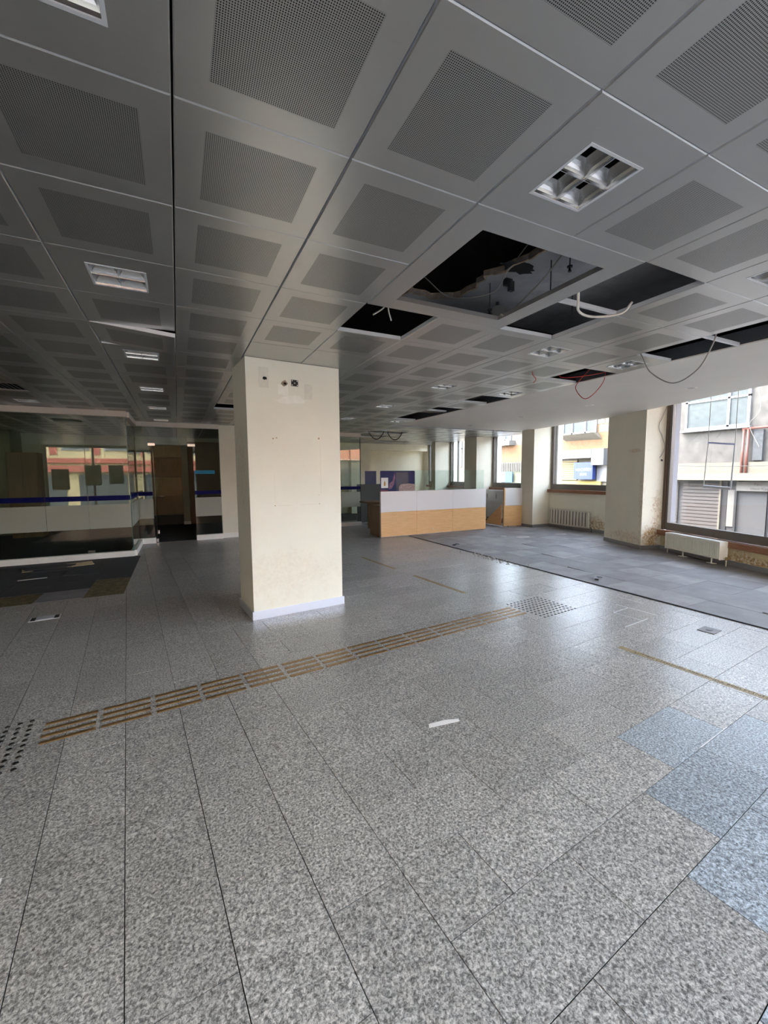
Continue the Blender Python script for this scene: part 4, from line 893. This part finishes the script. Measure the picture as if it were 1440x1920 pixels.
# sign hanger frame outside the big window
hb = empty('sign_bracket', (*onA(1.5, 1.2), 0), 'thin hanging bracket frame outside the big right window', 'bracket')
qs = [Vector(p) for p in [(9.074, 4.419, 2.073), (9.165, 4.032, 2.02), (8.952, 4.394, 1.246), (9.056, 4.003, 1.214)]]
MB().tube([qs[0], qs[2]], .008, 6).build('drop_rod', M_frame, hb); MB().tube([qs[1], qs[3]], .012, 6).build('drop_rod', M_wframe, hb); MB().tube([qs[0], qs[1]], .018, 6).build('cross_bar', pmat('bar_blue', (.25, .27, .45), .5), hb); MB().tube([qs[2], qs[3]], .028, 8).build('cross_bar', M_wframe, hb)
MB().tube([qs[0], qs[0] + Vector((0, 0, 1.6))], .006, 6).build('drop_rod', M_frame, hb); MB().tube([qs[1], qs[1] + Vector((0, 0, 1.6))], .006, 6).build('drop_rod', M_frame, hb)
# brick building in window 2
bbd = empty('opposite_building', (XB, 12.5, -1.1), 'orange brick shop building with blue sign seen in the second window', 'building')
MB().box(XB, 9.82, 2.49, XB + 4, 14.6, 4.05).build('wall', M_brick, bbd); MB().box(XB + .01, 9.82, -1.1, XB + 4, 14.6, 2.49).build('shop_wall', M_cream2, bbd)
for k in range(2):
    for j in range(9):
        y = 10.0 + j * .50 + (.25 if k % 2 else 0); z = 3.15 + k * .33
        if 11.5 < y + .2 < 13.4: continue
        if y + .47 > 14.55: continue
        MB().box(XB - .012, y, z, XB, y + .47, z + .30).build('stone_block', M_cream2, bbd)
ext_window(bbd, 11.58, 13.25, 3.16, 3.98, (12.1, 12.75)); 
vs = [(XB, 11.35, 2.86), (XB, 13.10, 2.90), (XB, 13.30, 3.14), (XB, 11.5, 3.14), (XB - .35, 11.5, 3.14), (XB - .35, 13.30, 3.14)]
MB().add(vs, [(0, 1, 5, 4), (2, 3, 4, 5), (1, 2, 5), (0, 4, 3), (0, 3, 2, 1)]).build('bay_base', M_cream2, bbd)
MB().box(XB - .35, 11.57, 2.12, XB, 14.0, 2.47).build('shutter_box', M_wframe, bbd); MB().box(XB - .35, 11.0, 1.82, XB, 11.55, 2.47).build('air_conditioner', pmat('ac_grey', (.10, .105, .11), .6), bbd)
shutter(bbd, 12.45, 13.9, 1.2, 2.08, M_shuty, .095); MB().box(XB - .08, 11.28, 1.0, XB, 14.2, 1.16).build('yellow_band', pmat('yellow_paint', (.28, .21, .05), .7), bbd)
MB().box(XB - .06, 10.6, 1.15, XB, 11.48, 1.85).build('awning', M_wframe, bbd)
bs = MB().box(XB - .30, 11.5, 1.235, XB - .10, 12.40, 1.94).build('sign_board', pmat('sign_blue', (.012, .028, .14), .5), bbd)
text_mesh('KO\u00c7Y\u0130\u011e\u0130T', .15, M_swhite, axes((XB - .302, 11.93, 1.63), (0, -1, 0), (0, 0, 1)), parent=bs); text_mesh('B\u00dcFE', .15, M_swhite, axes((XB - .302, 11.93, 1.44), (0, -1, 0), (0, 0, 1)), parent=bs)
# building in window 3
bcd = empty('opposite_building', (XB, 17, -1.1), 'pale building with orange band and blue banner seen in the third window', 'building')
MB().box(XB, 14.62, -1.1, XB + 4, 19.4, 3.75).build('wall', M_cream2, bcd); MB().box(XB - .02, 14.7, 2.1, XB, 19.3, 2.92).build('orange_band', M_brick, bcd)
ext_window(bcd, 16.45, 17.75, 3.2, 3.7, (16.9, 17.3)); MB().box(XB - .4, 16.2, 2.93, XB, 17.9, 3.17).build('balcony', M_stone, bcd)
for k in range(16): MB().box(XB - .06, 15.7 + k * .13, 1.60, XB - .03, 15.75 + k * .13, 2.05).build('fence_bar', M_stone, bcd)
bn = MB().box(XB - .12, 16.25, 1.05, XB - .08, 17.9, 1.57).build('banner', pmat('banner_blue', (.015, .085, .22), .5), bcd)
text_mesh('B\u00dcFE', .32, M_swhite, axes((XB - .123, 17.45, 1.34), (0, -1, 0), (0, 0, 1)), parent=bn)
bdd = empty('opposite_building', (XB, 22, -1.1), 'pale end building with narrow windows seen in the far window', 'building')
MB().box(XB, 19.45, -1.1, XB + 4, 30, 3.75).build('wall', M_cream2, bdd)
for y in (20.6, 22.0, 23.5): ext_window(bdd, y, y + .8, 1.9, 3.6, (), 3.0)
# street front behind the viewer, mirrored in the partitions
YB = -10.0
bk = empty('street_building', (0, YB, 0), 'yellow and red shop building mirrored in the left glass partition', 'building')
M_yel = pmat('facade_yellow', (.46, .37, .20), .85); M_redf = pmat('facade_red', (.34, .09, .06), .8)
MB().box(-14, YB - 4, -.25, 4.0, YB, 9.5).build('wall', M_yel, bk)
for k in range(9):
    x = -13.4 + k * 1.95
    MB().box(x, YB, 2.95, x + 1.25, YB + .06, 4.6).build('window_frame', M_wframe, bk); MB().box(x + .08, YB + .06, 3.03, x + 1.17, YB + .07, 4.5).build('pane', M_curt, bk)
    MB().box(x + 1.42, YB, 2.7, x + 1.76, YB + .05, 5.2).build('red_pilaster', M_redf, bk)
MB().box(-14, YB, 2.25, 4.0, YB + .2, 2.5).build('red_band', M_redf, bk); MB().box(-14, YB, 1.75, 4.0, YB + .3, 2.1).build('shop_sign', M_redf, bk)
for k in range(6): MB().box(-13.6 + k * 2.9, YB, -.2, -11.3 + k * 2.9, YB + .05, 1.6).build('shop_window', M_curt, bk)
rb_ = empty('street_building', (10, YB, 0), 'low house with red tiled roof mirrored in the middle glass', 'building')
MB().box(4.2, YB - 4, -.25, 24, YB, 2.7).build('wall', M_cream2, rb_)
tl = MB()
for k in range(60):
    x = 4.0 + k * .335; tl.add([(x, YB + .35, 2.65), (x + .17, YB + .35, 2.75), (x + .335, YB + .35, 2.65), (x, YB - 3.5, 4.6), (x + .17, YB - 3.5, 4.7), (x + .335, YB - 3.5, 4.6)], [(0, 1, 4, 3), (1, 2, 5, 4)])
tl.build('tiled_roof', pmat('roof_tile', (.42, .16, .09), .85, var=.2, scale=5), rb_)
for k in range(5): MB().box(5.2 + k * 3.6, YB, .6, 6.8 + k * 3.6, YB + .05, 2.0).build('window_pane', M_curt, rb_)

# small marks and litter -------------------------------------------------------
for e_ in (ct, ep, rA, rB, cb2, bd): e_.location.z += 0.0075
M_smear = pmat('grout_smear', (.72, .74, .76), .8, var=.1, scale=30)
for k, (a, b, l, al) in enumerate(((4.13, 2.15, .42, 0), (4.46, 2.45, .30, 0), (4.46, 2.15, .30, 1), (4.74, 2.15, .45, 1), (4.16, 3.06, .25, 0), (4.74, 1.85, .30, 0), (4.46, 3.06, .35, 1), (5.07, 2.45, .28, 1), (3.85, 2.45, .30, 1), (4.16, 4.58, .40, 0), (4.46, 4.88, .30, 0), (4.77, 4.27, .25, 1), (4.30, 5.18, .5, 0), (4.9, 3.67, .30, 0), (2.64, .94, .35, 0))):
    m = b - 0.0267; bq = 0.0267 + K * round(m / K); aq = 0.82 + 0.303 * round((a - .82) / .303)
    o_ = G(a if al == 0 else aq, bq if al == 0 else b); w_ = random.uniform(.005, .011)
    MB().obox(o_, E1 if al == 0 else E2, E2 if al == 0 else -E1, l, w_, 0, .0009).build('grout_smear', M_smear, slab)
rbm = MB()
for k in range(150):
    y = random.gauss(5.75, .35); x = 5.05 + random.gauss(-.06, .07); r = random.uniform(.006, .018)
    M = Matrix.Translation((x, y, .004 + r * .3)) @ Matrix.Rotation(random.uniform(0, 6), 4, Vector((random.random(), random.random(), 1)).normalized()); rbm.mat_box(M, r, r * 1.4, r * .6)
rbm.build('rubble', pmat('rubble_grey', (.42, .40, .37), .9, var=.4, scale=60), label='scattered pale rubble chips along the carpet edge', cat='rubble', kind='stuff')
for (x, y, lab) in ((5.28, 3.86, 'small black cable stub on the carpet near its edge'), (5.20, 7.15, 'small black cable stub on the carpet before the counter')):
    MB().mat_box(Matrix.Translation((x, y, .020)) @ Matrix.Rotation(.6, 4, 'Z'), .09, .05, .022).tube([(x, y, .024), (x + .07, y + .05, .03), (x + .14, y + .02, .018)], .007, 6).build('cable_stub', M_black, label=lab, cat='cable')

q1, q2 = P1 - UA * .45, Q1 - UA * .45
MB().prism([tuple(P1 - NA * .02 - UA * .016), tuple(Q1 - NA * .016 - UA * .016), tuple(q2 - NA * .016), tuple(q1 - NA * .02)], -.006, .0055).build('carpet_tile', M_carpet, rc_)
MB().box(8.78, 8.0, -.006, 9.435, 8.485, .0055).build('carpet_tile', M_carpet2, rc_)
